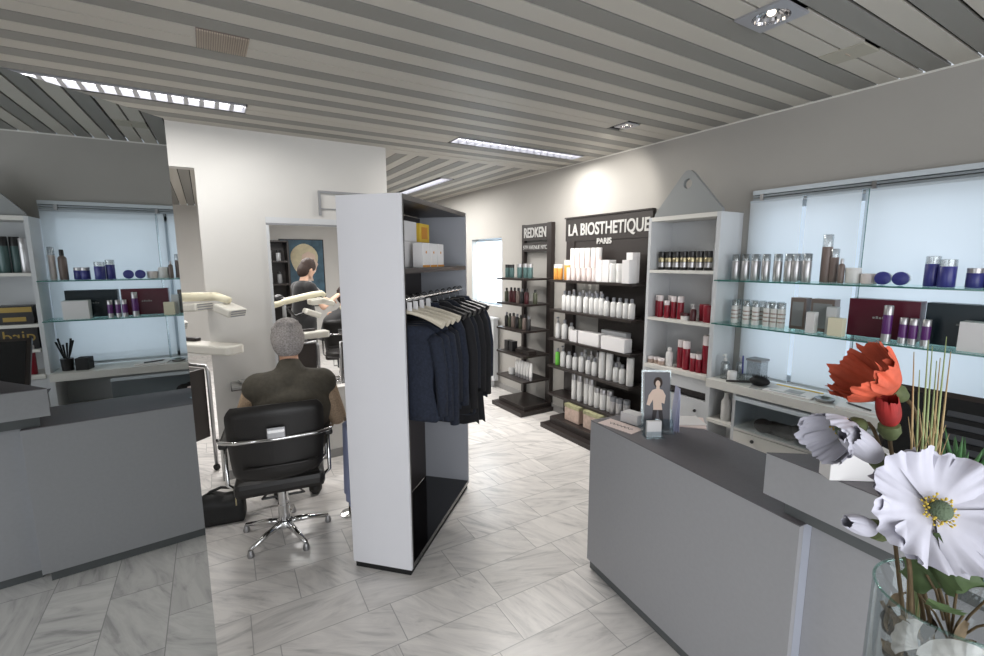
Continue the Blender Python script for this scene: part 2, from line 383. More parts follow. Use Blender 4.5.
t = thing('ceiling_vent', 'beige slotted vent grille set between ceiling planks', 'vent', (.1425, 2.44, H-.004))
MB().box(-.097, .097, -.094, .094, .006, .012).build('backing', 'brown', t)
MB().add([], []) 
mb = MB()
for i in range(22): mb.box(-.094+i*.0088, -.094+i*.0088+.0055, -.092, .092, 0, .006)
mb.build('slats', 'vent', t)
t = thing('ceiling_vent', 'plain beige access panel in ceiling near the square downlight', 'vent', (2.58, 1.09, H-.004))
MB().box(-.079, .079, -.089, .089, 0, .01).build('plate', 'vent2', t, bevel=.002)
MB().box(-.02, .02, -.003, .003, -.003, 0).build('latch', 'vent', t)
def downlight(x, y, label, s=1):
    t = thing('downlight', label, 'ceiling light', (x, y, H-.008), 0, None)
    a = .092*s
    mb = MB(); n = 24; ri = .066*s
    ring_o = []; 
    for i in range(n):
        an = 2*PI*i/n; c, q = math.cos(an), math.sin(an); k = a/max(abs(c), abs(q)); ring_o.append((c*k, q*k))
    vs = [(p[0], p[1], 0) for p in ring_o] + [(ri*math.cos(2*PI*i/n), ri*math.sin(2*PI*i/n), 0) for i in range(n)] + [(p[0], p[1], .008) for p in ring_o]
    fs = [(i, (i+1) % n, n+(i+1) % n, n+i) for i in range(n)] + [(i, (i+1) % n, 2*n+(i+1) % n, 2*n+i) for i in range(n)]
    mb.add(vs, fs).build('frame', 'lampwhite', t)
    mb = MB(); m = 40; v = []; f = []
    prof = [(1, 0), (.97, .012), (.85, .022), (.6, .03), (.3, .034)]
    for r, z in prof:
        for i in range(m):
            rr = ri*r*(1-.05*(i % 2)); v.append((rr*math.cos(2*PI*i/m), rr*math.sin(2*PI*i/m), z))
    for k in range(len(prof)-1):
        for i in range(m): j = (i+1) % m; f.append((k*m+i, k*m+j, (k+1)*m+j, (k+1)*m+i))
    f.append(tuple((len(prof)-1)*m+i for i in range(m)))
    mb.add(v, f).build('reflector', 'reflector', t)
    MB().ball((0, 0, .018), (.016*s, .016*s, .012)).build('bulb', 'bulb', t, smooth=2)
downlight(1.93, 1.089, 'large square recessed downlight with faceted chrome reflector')
downlight(2.585, 2.41, 'small distant downlight near the white wall with spotlight glow', .66)

# ------------------------------------------------------------------ mirror unit
MA = math.radians(46)
ud = Vector((math.sin(MA), math.cos(MA), 0)); nd = Vector((-math.cos(MA), math.sin(MA), 0))
E0 = nd*1.10 + ud*((Vector((-.057, 1.475, 0)) - nd*1.10).dot(ud))
t = thing('standing_mirror', 'tall mirrored panel reflecting the grey counter and glass shelves', 'mirror', tuple(E0), math.pi/2-MA)
# local x along ud (towards the free end), y along nd (away from the camera)
MB().box(-1.5, 0, 0, .004, .0, 2.003).build('mirror_pane', 'mirror', t)
MB().box(-1.5, .003, .0045, .03, 0, 2.0).build('backing', 'medge', t)

# ------------------------------------------------------------------ clothes rack unit
WA = math.radians(46); A = Vector((.804, 2.124, 0)); WR = math.pi/2 - WA
t = thing('clothes_rack', 'tall freestanding white and black open wardrobe holding hanging dark clothes', 'wardrobe', tuple(A), WR)
WT = 1.962; D_ = .342; L_ = 1.01
MB().box(0, .018, 0, D_, .035, WT).build('end_panel', 'white', t, bevel=.001)['label'] = 'white near end panel'
MB().box(.0185, .03, 0, D_, .035, WT).build('inner_lining', 'darkin', t)
MB().box(L_-.02, L_, 0, D_, .035, WT).build('end_panel', 'greyin', t)['label'] = 'grey far end panel'
MB().box(.0305, L_-.0205, D_-.015, D_, .06, WT-.03).build('back_panel', 'darkin', t)
MB().box(.0305, L_-.0205, 0, D_, WT-.025, WT).build('top_panel', 'darkin', t)
MB().box(.0305, L_-.0205, .0, D_-.016, 1.585, 1.61).build('shelf', 'darkin', t)
MB().box(.0305, L_-.0205, 0, D_-.016, .035, .06).build('bottom_panel', 'blackgloss', t)
MB().box(.01, L_-.01, .01, D_-.01, 0, .034).build('plinth', 'rubber', t)
MB().tube([(.031, .03, 1.452), (L_-.021, .03, 1.452)], .011, 10).build('rail', 'chrome', t, smooth=True)
def W2(x, y, z): return A + ud*x + nd*y + Vector((0, 0, z))
def make_hanger(x, lab, woody):
    t = thing('clothes_hanger', lab, 'hanger', tuple(W2(x, .03, -.018)), WR, 'clothes hangers on the rail')
    pts = [(0, .012*math.cos(a)*1.3, 1.475+.016*math.sin(a)*1.2) for a in [math.radians(q) for q in range(-20, 200, 20)]]
    MB().tube([(0, 0, 1.405), (0, 0, 1.43), (0, .010, 1.452)] + pts, .0028, 6).build('hook', 'chrome', t, smooth=True)
    pts = [(.006*math.sin(k*.6), -.20+.40*k/12, 1.412 - .062*abs(k/6-1)**1.4) for k in range(13)]
    MB().tube(pts, [.009+.012*abs(k/6-1)**2 for k in range(13)], 8).build('arms', 'hanger' if woody else 'darkb', t, smooth=True)
    if woody: MB().box(-.003, .003, -.034, -.01, 1.405, 1.46).build('size_tag', 'card', t)
def garment(x, zb, m, lab, half=.17, sl=.5, yc=.02, thick=.032, seed=0, drop=0):
    r = random.Random(seed); t = thing('jacket', lab, 'jacket', tuple(W2(x, yc, 0)), WR, None)
    n = 28; ph = r.random()*6
    secs = [(1.405, .045, .02), (1.385, .07, .024), (1.36, half*.62, .028), (1.33, half*.95, thick), (1.27, half, thick), (1.15, half*.97, thick*1.05), (1.0, half*.96, thick*1.05), (.5*(1.0+zb), half*1.05, thick*1.15), (zb+.04, half*1.12, thick*1.25), (zb, half*1.12, thick*1.2)]
    if drop: secs = secs[2:]
    secs = [(z-(drop if z > 1.2 else 0), a, b) for z, a, b in secs]
    v = []; f = []
    for k, (z, a, b) in enumerate(secs):
        fold = .35*k/len(secs)
        for i in range(n):
            an = 2*PI*i/n
            w = 1+fold*math.sin(an*6+ph+z*3)
            v.append((b*math.sin(an)*w, a*math.cos(an)+.01*math.sin(z*9+ph), z + (.012*math.sin(an*5+ph) if k == len(secs)-1 else 0)))
    for k in range(len(secs)-1):
        for i in range(n): j = (i+1) % n; f.append((k*n+i, k*n+j, (k+1)*n+j, (k+1)*n+i))
    f.append(tuple(range(n))); f.append(tuple((len(secs)-1)*n+i for i in range(n)))
    MB().add(v, f).build('body', m, t, smooth=2)
    for s in (-1, 1):
        y0 = s*half*.93
        mb = MB(); pts = [(0, y0-s*.01, 1.325-drop*1.6), (.0, y0+s*.015, 1.25), (.008, y0+s*.035, 1.1), (.012, y0+s*.04, 1.325-sl)]
        mb.tube(pts, [.028, .036, .034, .026], 12).build('sleeve', m, t, smooth=2)
    if not drop: MB().lathe([(.045, 1.395), (.05, 1.405), (.042, 1.41)], 14, Matrix.Diagonal((.55, 1, 1, 1))).build('collar', m, t, smooth=2)
specs = [(.085, .84, 'navy', 'nearest dark navy jacket on the rail'), (.16, .82, 'navy', 'second navy jacket from the white panel'), (.24, .80, 'navy', 'third navy jacket from the white panel'),
         (.33, .83, 'navy2', 'fourth jacket on rail, plain dark blue'), (.43, .80, 'navy', 'fifth jacket on rail, flared navy denim hem'), (.53, .74, 'blackg', 'sixth garment on rail, black and slim'), (.63, .70, 'navy2', 'seventh garment on rail, long dark blue'),
         (.74, .60, 'blackg', 'eighth garment on rail, long black coat'), (.85, .58, 'blackg', 'longest black coat near rail end'), (.945, .72, 'navy', 'farthest blue garment beside the grey end panel')]
for i, (x, zb, m, lab) in enumerate(specs):
    make_hanger(x, ORD[i] + (' pale wooden hanger with white tag' if i < 4 else ' dark slim hanger') + ' from the white panel end', i < 4)
    garment(x, zb, m, lab + ' in the open wardrobe', thick=.024, half=.155+.005*(i % 3), sl=.46+.05*(i % 3), yc=.03 if i < 5 else .01, drop=.035 if i < 4 else 0, seed=i)
# cartons on the wardrobe shelf
def carton(name, lab, loc, s, m, rz=WR, mark=None, cat='box', grp=None):
    t = thing(name, lab, cat, loc, rz, grp)
    MB().box(-s[0]/2, s[0]/2, -s[1]/2, s[1]/2, 0, s[2]).build('carton', m, t, bevel=.0015)
    if mark: mark(t, s)
    return t
def mk_orange(t, s):
    MB().box(-s[0]/2-.001, s[0]/2+.001, -s[1]/2-.0012, -s[1]/2, .0, .012).build('orange_stripe', 'orangep', t)
    MB().lathe([(.008, -.001), (.008, .001)], 10, Matrix.Translation((0, -s[1]/2, s[2]*.62)) @ Matrix.Rotation(PI/2, 4, 'X')).build('printed_mark', 'orangep', t)
for i in range(3):
    carton('small_carton', ORD[i]+' small white carton with orange print on the wardrobe shelf', tuple(W2(.42+.115*i, .08, 1.6105)), (.1, .06, .135), 'card', mark=mk_orange)
carton('flat_box', 'grey white box carrying the three small cartons from behind', tuple(W2(.55, .19, 1.6105)), (.42, .09, .145), 'card')
carton('white_box', 'white box stacked on the box beside the yellow one', tuple(W2(.43, .185, 1.7565)), (.16, .08, .11), 'card')
def mk_y(t, s): MB().box(-s[0]*.3, s[0]*.3, -s[1]/2-.0012, -s[1]/2, .02, s[2]-.02).build('label_panel', 'orangep', t)
carton('yellow_box', 'yellow printed box on top of the stack in the wardrobe', tuple(W2(.63, .185, 1.7565)), (.15, .08, .11), 'yellow', mark=mk_y)
carton('pinkish_box', 'brownish pink tilted packet behind the near wardrobe panel', tuple(W2(.24, .17, 1.6105)), (.14, .05, .2), 'cosp')

# ------------------------------------------------------------------ reception counter
CA = math.radians(6.9)
cu = Vector((math.sin(CA), math.cos(CA), 0)); cn = Vector((math.cos(CA), -math.sin(CA), 0))
P0 = Vector((1.514, .642, 0)); CR = -CA   # local y along the counter away from camera, local x into the counter
t = thing('reception_counter', 'low grey reception counter with dark top in the middle of the floor', 'counter', tuple(P0), CR)
CL = 1.068; CW = .42; CH = .829
MB().box(0, .02, 0, CL, .05, CH-.0035).build('front_panel', 'counter', t, bevel=.001)
MB().box(.0205, .062, 0, .02, .05, CH-.0035).build('end_strip', 'counter_side', t)
MB().box(.0205, CW, CL-.02, CL, .05, CH-.0035).build('end_panel', 'counter', t)
MB().box(.0, CW, .0, CL, CH-.003, CH).build('top', 'ctop', t)
MB().box(.012, CW-.02, .03, CL-.012, 0, .0495).build('plinth', 'plinth', t)
MB().box(.0205, CW-.02, .0205, CL-.0205, .0505, CH-.004).build('carcass', 'plinth', t)
t = thing('reception_desk', 'grey reception desk section continuing beside the low counter', 'counter', tuple(P0), CR)
MB().box(.062, .082, -1.6, -.0005, .05, CH-.0035).build('front_panel', 'counter', t)
MB().box(.062, .95, -1.6, -.0005, CH-.003, CH).build('top', 'ctop', t)
MB().box(.08, .93, -1.58, -.01, 0, .0495).build('plinth', 'plinth', t)
MB().box(.9, .92, -1.58, -.01, .0505, CH-.004).build('back_panel', 'counter', t)
t = thing('raised_ledge', 'thick grey raised box ledge standing on the reception desk', 'ledge', tuple(P0), CR)
bx = [(0.008, .125), (.008, -1.5), (.42, -1.5), (.42, -.02), (.10, .115)]
pts = [(-.012, .118), (-.012, -1.5), (.36, -1.5), (.36, -.12), (.1, .05)]
MB().prism(pts, .885, 1.0225).build('box', 'counter', t)
MB().prism(pts, 1.023, 1.026).build('top', 'ctop', t)
MB().prism([(.03, .07), (.03, -1.45), (.33, -1.45), (.33, -.14), (.1, .02)], CH+.0005, .8845).build('riser', 'plinth', t)

# things on the counter
ct = CH+.0005
def flat(name, lab, cat, x, y, z, sx, sy, rz, m, th=.0025, pts=None):
    t = thing(name, lab, cat, (x, y, z), rz)
    MB().prism(pts or [(-sx/2, -sy/2), (sx/2, -sy/2), (sx/2, sy/2), (-sx/2, sy/2)], 0, th).build('sheet', m, t)
    return t
t = flat('brochure', 'folded pale leaflet with dark handwriting lying on the counter end', 'leaflet', 1.70, 1.555, ct, .1, .2, math.radians(6), 'paperpink')
MB().tube([(.012*math.sin(q*1.9), -.07+.0065*q, .0028) for q in range(22)], .0011, 5).build('print', 'ink', t)
t = carton('small_white_box', 'small white card box beside the leaflet on the counter', (1.80, 1.565, ct), (.07, .1, .05), 'card', rz=.1)
t = flat('paper_stack', 'loose pale pink papers lying behind the leaflet holder', 'papers', 2.02, 1.46-.03, ct, .16, .2, math.radians(40), 'paperpink', .006)
MB().prism([(-.07, -.09), (.07, -.09), (.07, .09), (-.07, .09)], .007, .009, T=Matrix.Rotation(.3, 4, 'Z')).build('top_sheet', 'paper', t)
# leaflet holder
t = thing('leaflet_holder', 'tall clear acrylic leaflet stand with dark photo leaflets on the counter', 'leaflet holder', (1.80, 1.42, ct), math.radians(-35))
MB().box(-.075, .075, -.05, .08, 0, .004).build('base_plate', 'acrylic', t)
T = Matrix.Translation((0, .0, .004)) @ Matrix.Rotation(math.radians(-8), 4, 'X')
MB().box(-.07, .07, .0, .003, 0, .29, T=T).box(-.07, .07, -.035, -.032, 0, .06, T=T).box(-.07, -.067, -.0315, -.0005, 0, .1, T=T).box(.067, .07, -.0315, -.0005, 0, .1, T=T).build('clear_panel', 'acrylic', t)
tt = thing('leaflet', 'dark leaflet with a photo of a person in the clear stand', 'leaflet', tuple(Vector((1.80, 1.42, ct))), math.radians(-35))
T2 = T @ Matrix.Translation((0, -.012, .0))
MB().mat(0).box(-.06, .06, -.002, 0, .003, .28, T=T2).build('cover', 'carddark', tt)
def ell(cx, cz, a, b): return [(cx+a*math.cos(2*PI*q/18), cz+b*math.sin(2*PI*q/18)) for q in range(18)]
MB().prism(ell(.004, .232, .021, .026), -.0026, -.002, 'y', T=T2).build('printed_hair', 'darkhair', tt)
MB().prism(ell(.003, .226, .011, .016), -.0034, -.0028, 'y', T=T2).prism([(-.005, .2), (.011, .2), (.011, .213), (-.005, .213)], -.0034, -.0028, 'y', T=T2).build('printed_face', 'pskin', tt)
MB().prism([(-.018, .10), (.024, .10), (.02, .135), (.034, .13), (.04, .17), (.026, .196), (.003, .204), (-.022, .196), (-.04, .17), (-.05, .125), (-.036, .12), (-.02, .15)], -.0028, -.002, 'y', T=T2).build('printed_figure', 'pskin', tt)
MB().prism([(-.03, .012), (-.012, .012), (0, .10), (-.02, .10)], -.0028, -.002, 'y', T=T2).prism([(.014, .012), (.034, .012), (.024, .10), (.006, .10)], -.0028, -.002, 'y', T=T2).build('printed_legs', 'ink', tt)
tt = thing('leaflet', 'fanned pale lilac leaflets on the right of the clear stand', 'leaflet', (1.862, 1.375, ct+.005), math.radians(-35))
for k in range(3): MB().box(-.004+.012*k, -.002+.012*k, -.03, .035, 0, .215-.01*k, T=Matrix.Rotation(math.radians(5-3*k), 4, 'Y')).build('sheet', 'lilac', tt)
t = thing('card_holder', 'small clear card holder with a white card in front of the stand', 'card holder', (1.725, 1.375, ct), math.radians(-28))
MB().box(-.045, .045, -.03, .035, 0, .003).box(-.04, .04, .012, .015, .003, .07).box(-.04, .04, -.015, -.012, .003, .03).build('holder', 'acrylic', t)
MB().box(-.034, .034, -.008, .008, .0035, .078).build('card', 'card', t)

# raised ledge items
zt = 1.0265
t = carton('white_display_card', 'white folded card box behind the white side poppy on the ledge', (1.55, .53, zt), (.17, .05, .085), 'card', rz=math.radians(-36))
# till / terminal
t = thing('payment_terminal', 'black framed tilted till screen with dark keys beside the ledge', 'terminal', (1.86, .33, CH+.0005), math.radians(-90))
T = Matrix.Translation((0, -.03, .135)) @ Matrix.Rotation(math.radians(-28), 4, 'X')
MB().box(-.27, .27, .02, .045, 0, .31, T=T).build('screen_frame', 'black', t, bevel=.004)
MB().box(-.25, .25, .017, .0195, .02, .29, T=T).build('screen', 'screen', t)
mb = MB()
for i in range(6): mb.box(-.12, .2, .009, .0165, .05+.036*i, .068+.036*i, T=T)
mb.build('keys', 'keys', t)
MB().prism([(-.02, 0), (.2, 0), (.16, .2), (.06, .14), (.0, .135)], -.2, .2, 'x').build('foot', 'black', t)
# plant pot
t = thing('potted_succulent', 'spiky green succulent in a white square pot on the ledge', 'potted plant', (1.635, .335, zt), math.radians(-40))
MB().prism([(-.04, -.04), (.04, -.04), (.04, .04), (-.04, .04)], 0, .001).build('pot_base', 'card', t)
MB().add([(-.042,-.042,.001),(.042,-.042,.001),(.042,.042,.001),(-.042,.042,.001),(-.055,-.055,.09),(.055,-.055,.09),(.055,.055,.09),(-.055,.055,.09),(-.049,-.049,.09),(.049,-.049,.09),(.049,.049,.09),(-.049,.049,.09)],
         [(0,1,5,4),(1,2,6,5),(2,3,7,6),(3,0,4,7),(4,5,9,8),(5,6,10,9),(6,7,11,10),(7,4,8,11)]).build('pot', 'card', t)
MB().box(-.049, .049, -.049, .049, .075, .084).build('soil', 'soil', t)
r = random.Random(4)
for k in range(16):
    a = r.random()*2*PI; q = .012+.028*r.random(); l = .05+.06*r.random(); b = Vector((q*math.cos(a), q*math.sin(a), .084)); e = b+Vector((math.cos(a)*.3*l, math.sin(a)*.3*l, l))
    MB().tube([b, (b+e)/2+Vector((math.cos(a)*.004, 0, 0)), e], [.005, .0045, .0006], 7).build('leaf', 'succ', t, smooth=2)

# ------------------------------------------------------------------ bottles
def bottle(name, h, r, m, capm, style='bottle', lab='', cat='bottle', n=14):
    t = thing(name, lab, cat)
    if style == 'bottle':
        MB().lathe([(r*.92, 0), (r, .004), (r, h*.70), (r*.8, h*.76), (r*.45, h*.79), (r*.45, h*.80)], n).build('body', m, t, smooth=True)
        MB().lathe([(r*.52, h*.80), (r*.52, h*.97), (r*.45, h)], n).build('cap', capm, t, smooth=True)
    elif style == 'tube':
        MB().lathe([(r*.95, 0), (r, .003), (r, h*.74), (r*.99, h*.745)], n).build('body', m, t, smooth=True)
        MB().lathe([(r*.98, h*.746), (r*.98, h*.985), (r*.9, h)], n).build('cap', capm, t, smooth=True)
    elif style == 'pump':
        MB().lathe([(r*.95, 0), (r, .004), (r, h*.62), (r*.7, h*.70), (r*.35, h*.72)], n).build('body', m, t, smooth=True)
        MB().lathe([(r*.4, h*.721), (r*.4, h*.82), (r*.14, h*.83), (r*.14, h*.93)], 8).box(-r*.9, r*.25, -r*.2, r*.2, h*.93, h).build('pump', capm, t)
    elif style == 'jar':
        MB().lathe([(r*.9, 0), (r, .004), (r, h*.6)], n).build('body', m, t, smooth=True)
        MB().lathe([(r*1.04, h*.601), (r*1.04, h*.96), (r*.98, h)], n).build('lid', capm, t, smooth=True)
    elif style == 'squeeze':
        MB().add([(-r,-r*.5,h*.98),(r,-r*.1,h*.98),(r,r*.1,h*.98),(-r,r*.1,h*.98)], [])
        k = 14; v = []; f = []
        for (a, b, z) in ((.8, .8, .2), (.92, .75, .4), (1, .45, .8), (1.02, .12, 1.0)):
            for i in range(k): an = 2*PI*i/k; v.append((r*a*math.cos(an)*0+r*b*math.cos(an), r*a*math.sin(an), h*z))
        for q in range(3):
            for i in range(k): j = (i+1) % k; f.append((q*k+i, q*k+j, (q+1)*k+j, (q+1)*k+i))
        f += [tuple(range(k))[::-1], tuple(3*k+i for i in range(k))]
        MB().add(v, f).build('body', m, t, smooth=True)
        MB().lathe([(r*.75, 0), (r*.75, h*.199)], 12).build('cap', capm, t, smooth=True)
    return t
def with_label(t, r, z0, z1, m):
    MB().lathe([(r*1.012, z0), (r*1.012, z1)], 14, cap=False).build('label', m, t, smooth=True); return t
def row(protofn, items, place, desc, group, X, z):
    """items: (y, dx, kind key) sorted from the photo's left; protos built once per kind"""
    pr = {}; cnt = {}
    for (y, dx, k) in items:
        cnt[k] = cnt.get(k, 0)+1
        d = desc[k]
        lab = (ORD[cnt[k]-1]+' ' if sum(1 for q in items if q[2] == k) > 1 else '') + d + ' ' + place
        if k not in pr:
            pr[k] = protofn(k); o = pr[k]; o.location = (X+dx, y, z); o['label'] = lab; o['group'] = group
            o.rotation_euler = (0, 0, 0)
        else:
            dup(pr[k], (X+dx, y, z), 0, lab, group)

# ------------------------------------------------------------------ large black brand display
LZ = [1.455, 1.16, .872, .592, .30]
t = thing('brand_display', 'large black display shelf with brand name header against the wall', 'display shelf', (XW-.01, 2.6, 0))
MB().box(-.03, 0, 0, .585, .06, 1.83).build('back_panel', 'sign', t)
MB().box(-.04, 0, .93, 1.05, .06, 1.83).build('post', 'black', t)
MB().box(-.035, 0, 0, 1.07, 1.8305, 2.05).build('header', 'sign', t)
MB().box(-.045, 0, 0, 1.08, 2.0505, 2.062).build('header_cap', 'black', t)
MB().box(-.03, -.0, .5855, .93, 1.66, 1.83).build('sign_panel', 'sign', t)
for z in LZ: MB().box(-.24, -.041, -.0, 1.07, z-.022, z).build('shelf', 'black', t)
MB().box(-.42, -.0, 0, .95, 0, .045).build('base', 'black', t)
MB().box(-.34, -.041, .02, .9, .0455, .11).build('base_step', 'black', t)
text('lettering', 'LA BIOSTHETIQUE', .155, 'letters', t, Matrix.Translation((-.036, .525, 1.885)) @ FACE_MX, .004, .79, bold=.003)
text('lettering', 'PARIS', .072, 'letters', t, Matrix.Translation((-.036, .535, 1.785+.01)) @ FACE_MX, .003, 1.05, bold=.002)
pl = 'on the top shelf of the large black display'
def pA(k):
    return {'or': lambda: bottle('orange_bottle', .15, .026, 'orange', 'wbottle', 'tube'),
            'orb': lambda: bottle('orange_bottle', .19, .034, 'orange', 'wbottle', 'tube'),
            'tall': lambda: bottle('tall_tube', .30, .027, 'tube', 'wbottle', 'tube'),
            'sm': lambda: bottle('small_bottle', .12, .022, 'tube', 'tube', 'tube'),
            'bx': lambda: carton('white_carton', '', (0,0,0), (.09, .075, .19), 'card', 0),
            'bt': lambda: carton('white_carton', '', (0,0,0), (.09, .065, .25), 'card', 0),
            'jr': lambda: bottle('white_jar', .16, .036, 'wbottle', 'wbottle', 'jar')}[k]()
row(pA, [(3.63, 0, 'or'), (3.57, 0, 'or'), (3.495, .03, 'orb')] + [(y, .06, 'tall') for y in (3.455, 3.385, 3.316, 3.245, 3.17, 3.105)], pl,
    {'or': 'small orange bottle with white top', 'orb': 'bigger orange bottle with white top', 'tall': 'tall pearl white tube'}, 'products on the display top shelf', 2.98, LZ[0]+.001)
row(pA, [(y, 0, 'sm') for y in (3.43, 3.36, 3.29, 3.22, 3.15, 3.085)] + [(3.02, .03, 'bx'), (2.94, .03, 'bx')] + [(2.855, 0, 'jr'), (2.775, 0, 'jr')] + [(2.71, .07, 'bt'), (2.665, -.02, 'bx')] , pl,
    {'sm': 'short pinkish bottle', 'bx': 'white carton', 'jr': 'white lidded jar', 'bt': 'taller white carton standing behind'}, 'products on the display top shelf', 2.97, LZ[0]+.001)
def pW(k):
    return {'b': lambda: bottle('white_bottle', .19, .029, 'wbottle', 'gcap'), 's': lambda: bottle('white_bottle', .165, .028, 'wbottle', 'gcap'),
            'bk': lambda: bottle('white_bottle', .20, .026, 'wbottle', 'silver'),
            'g': lambda: bottle('green_bottle', .17, .024, 'green', 'gcap'), 't': lambda: bottle('slim_bottle', .26, .027, 'wbottle', 'silver', 'tube'), 'm': lambda: bottle('white_tube', .19, .03, 'wbottle', 'silver', 'tube'),
            'sm': lambda: bottle('white_tube', .15, .031, 'silver', 'gcap', 'tube'), 'l': lambda: bottle('white_bottle', .24, .031, 'wbottle', 'wbottle', 'tube'),
            'p': lambda: bottle('pump_bottle', .21, .027, 'wbottle', 'gcap', 'pump'),
            'cs': lambda: carton('white_carton', '', (0,0,0), (.08, .10, .11), 'card', 0), 'cl': lambda: carton('long_white_carton', '', (0,0,0), (.09, .27, .115), 'card', 0), 'cb': lambda: carton('long_white_carton', '', (0,0,0), (.06, .3, .14), 'cab', 0)}[k]()
row(pW, [(y, .0, 'b') for y in (3.50, 3.435, 3.365, 3.285, 3.195, 3.12)] + [(y, 0, 'b') for y in (3.055, 2.995)] + [(y, 0, 's') for y in (2.935, 2.855, 2.785, 2.715, 2.655)], 'on the second shelf of the large black display',
    {'b': 'white bottle with grey cap', 's': 'shorter white bottle'}, 'bottles on the second display shelf', 2.985, LZ[1]+.001)
row(pW, [(y, .08, 'bk') for y in (3.46, 3.33, 3.24, 3.16, 3.09)], 'at the back of the second display shelf', {'bk': 'white silver topped bottle'}, 'rear bottles on the second display shelf', 2.985, LZ[1]+.001)
row(pW, [(3.60, 0, 'p'), (3.50, 0, 'b'), (3.435, .03, 's'), (3.33, 0, 'cs'), (3.12, 0, 'cl'), (2.80, -.02, 'cl'), (2.93, .11, 'cb')], 'on the third shelf of the large black display',
    {'p': 'white pump bottle', 'b': 'white bottle', 's': 'small grey capped bottle', 'cs': 'short white carton', 'cl': 'long white carton lying', 'cb': 'pale carton behind the long ones'}, 'products on the third display shelf', 2.99, LZ[2]+.001)
row(pW, [(3.60, 0, 'g'), (3.515, 0, 'p'), (3.425, 0, 's'), (3.335, 0, 's'), (3.245, 0, 'b'), (3.15, 0, 's'), (3.07, 0, 's'), (2.975, 0, 'l'), (2.885, 0, 'l'), (2.805, 0, 's'), (2.735, 0, 's'), (2.65, 0, 'l')], 'on the fourth shelf of the large black display',
    {'g': 'bright green bottle', 'p': 'white pump bottle', 's': 'small white bottle', 'b': 'medium white bottle with grey cap', 'l': 'tall white bottle'}, 'bottles on the fourth display shelf', 2.99, LZ[3]+.001)
row(pW, [(y, .08, 'bk') for y in (3.29, 3.2, 3.12, 3.04, 2.94, 2.86)], 'at the back of the fourth display shelf', {'bk': 'grey topped bottle'}, 'rear bottles on the fourth display shelf', 2.99, LZ[3]+.001)
row(pW, [(y, 0, 't') for y in (3.34, 3.26, 3.165, 3.10)] + [(3.025, 0, 'm'), (2.95, 0, 'm'), (2.885, .02, 'm')] + [(2.825, 0, 'sm'), (2.755, 0, 'sm'), (2.69, .02, 'sm')], 'on the lowest shelf of the large black display',
    {'t': 'tall slim silver white bottle', 'm': 'medium white tube', 'sm': 'short grey tube'}, 'bottles on the lowest display shelf', 2.99, LZ[4]+.001)
for i, (y, sx) in enumerate(((3.25, .2), (2.98, .22))):
    t = thing('gift_bag', ('left' if i == 0 else 'right')+' greenish and pink printed gift bag on the black display base', 'bag', (2.93, y, .1105))
    MB().box(-.05, .05, -sx/2, sx/2, 0, .13).build('body', 'cosp', t, bevel=.006)
    MB().box(-.052, .052, -sx/2-.002, sx/2+.002, .1305, .165).build('top_band', 'cosb', t, bevel=.003)

# ------------------------------------------------------------------ narrow black display
RZ = [1.458, 1.19, .91, .645, .37]
t = thing('narrow_display', 'narrow black display tower with brand header nearest the far window', 'display shelf', (XW-.01, 3.88, 0))
MB().box(-.05, 0, 0, .07, .09, 2.04).build('post', 'black', t)
MB().box(-.04, 0, .50, .545, .09, 2.04).build('post', 'black', t)
MB().box(-.05, -.01, .0705, .4995, 1.86, 2.035).build('header', 'sign', t)
MB().box(-.05, -.01, .0705, .4995, 1.74, 1.835).build('sub_header', 'sign', t)
for z in RZ: MB().box(-.40, -.051, 0, .52, z-.02, z).build('shelf', 'black', t)
MB().box(-.44, 0, -.02, .56, 0, .045).build('base', 'black', t)
MB().box(-.37, 0, .02, .52, .0455, .0895).build('base_step', 'black', t)
text('lettering', 'REDKEN', .15, 'letters', t, Matrix.Translation((-.052, .285, 1.895)) @ FACE_MX, .003, .72, bold=.003)
text('lettering', '5TH AVENUE NYC', .062, 'letters', t, Matrix.Translation((-.052, .285, 1.765)) @ FACE_MX, .002, .85)
def pR(k):
    return {'tl': lambda: bottle('teal_bottle', .14, .026, 'teal', 'darkb', 'tube'), 'tc': lambda: bottle('teal_bottle', .15, .028, 'teal', 'silver', 'tube'),
            'dr': lambda: bottle('dark_red_bottle', .16, .024, 'darkred', 'darkb'), 'dg': lambda: bottle('olive_bottle', .15, .024, 'olive', 'darkb'), 'dk': lambda: bottle('black_bottle', .155, .024, 'darkb', 'gcap'),
            'br': lambda: bottle('brown_bottle', .16, .026, 'brown', 'darkb'), 'bb': lambda: carton('black_box', '', (0,0,0), (.07, .07, .11), 'darkb', 0), 'fb': lambda: carton('flat_dark_box', '', (0,0,0), (.1, .12, .045), 'black', 0),
            'wt': lambda: bottle('white_tube', .19, .024, 'wbottle', 'silver', 'squeeze'), 'wj': lambda: bottle('white_jar', .07, .035, 'wbottle', 'wbottle', 'jar')}[k]()
g = 'products on the narrow black display'
row(pR, [(4.36, -.05, 'tl'), (4.27, -.05, 'tl'), (4.20, 0, 'tl'), (4.12, -.05, 'tc'), (4.04, -.03, 'tc'), (3.96, -.03, 'tc')], 'on the top shelf of the narrow display', {'tl': 'teal bottle with black cap', 'tc': 'teal bottle with grey cap'}, g, 2.93, RZ[0]+.001)
row(pR, [(4.36, -.06, 'dg'), (4.27, -.06, 'dr'), (4.20, -.06, 'dr'), (4.13, -.06, 'br'), (4.06, -.06, 'dk'), (3.98, -.06, 'dr'), (3.91, 0, 'dg')], 'on the second shelf of the narrow display', {'dg': 'olive bottle', 'dr': 'dark red bottle', 'br': 'brown bottle', 'dk': 'black bottle'}, g, 2.93, RZ[1]+.001)
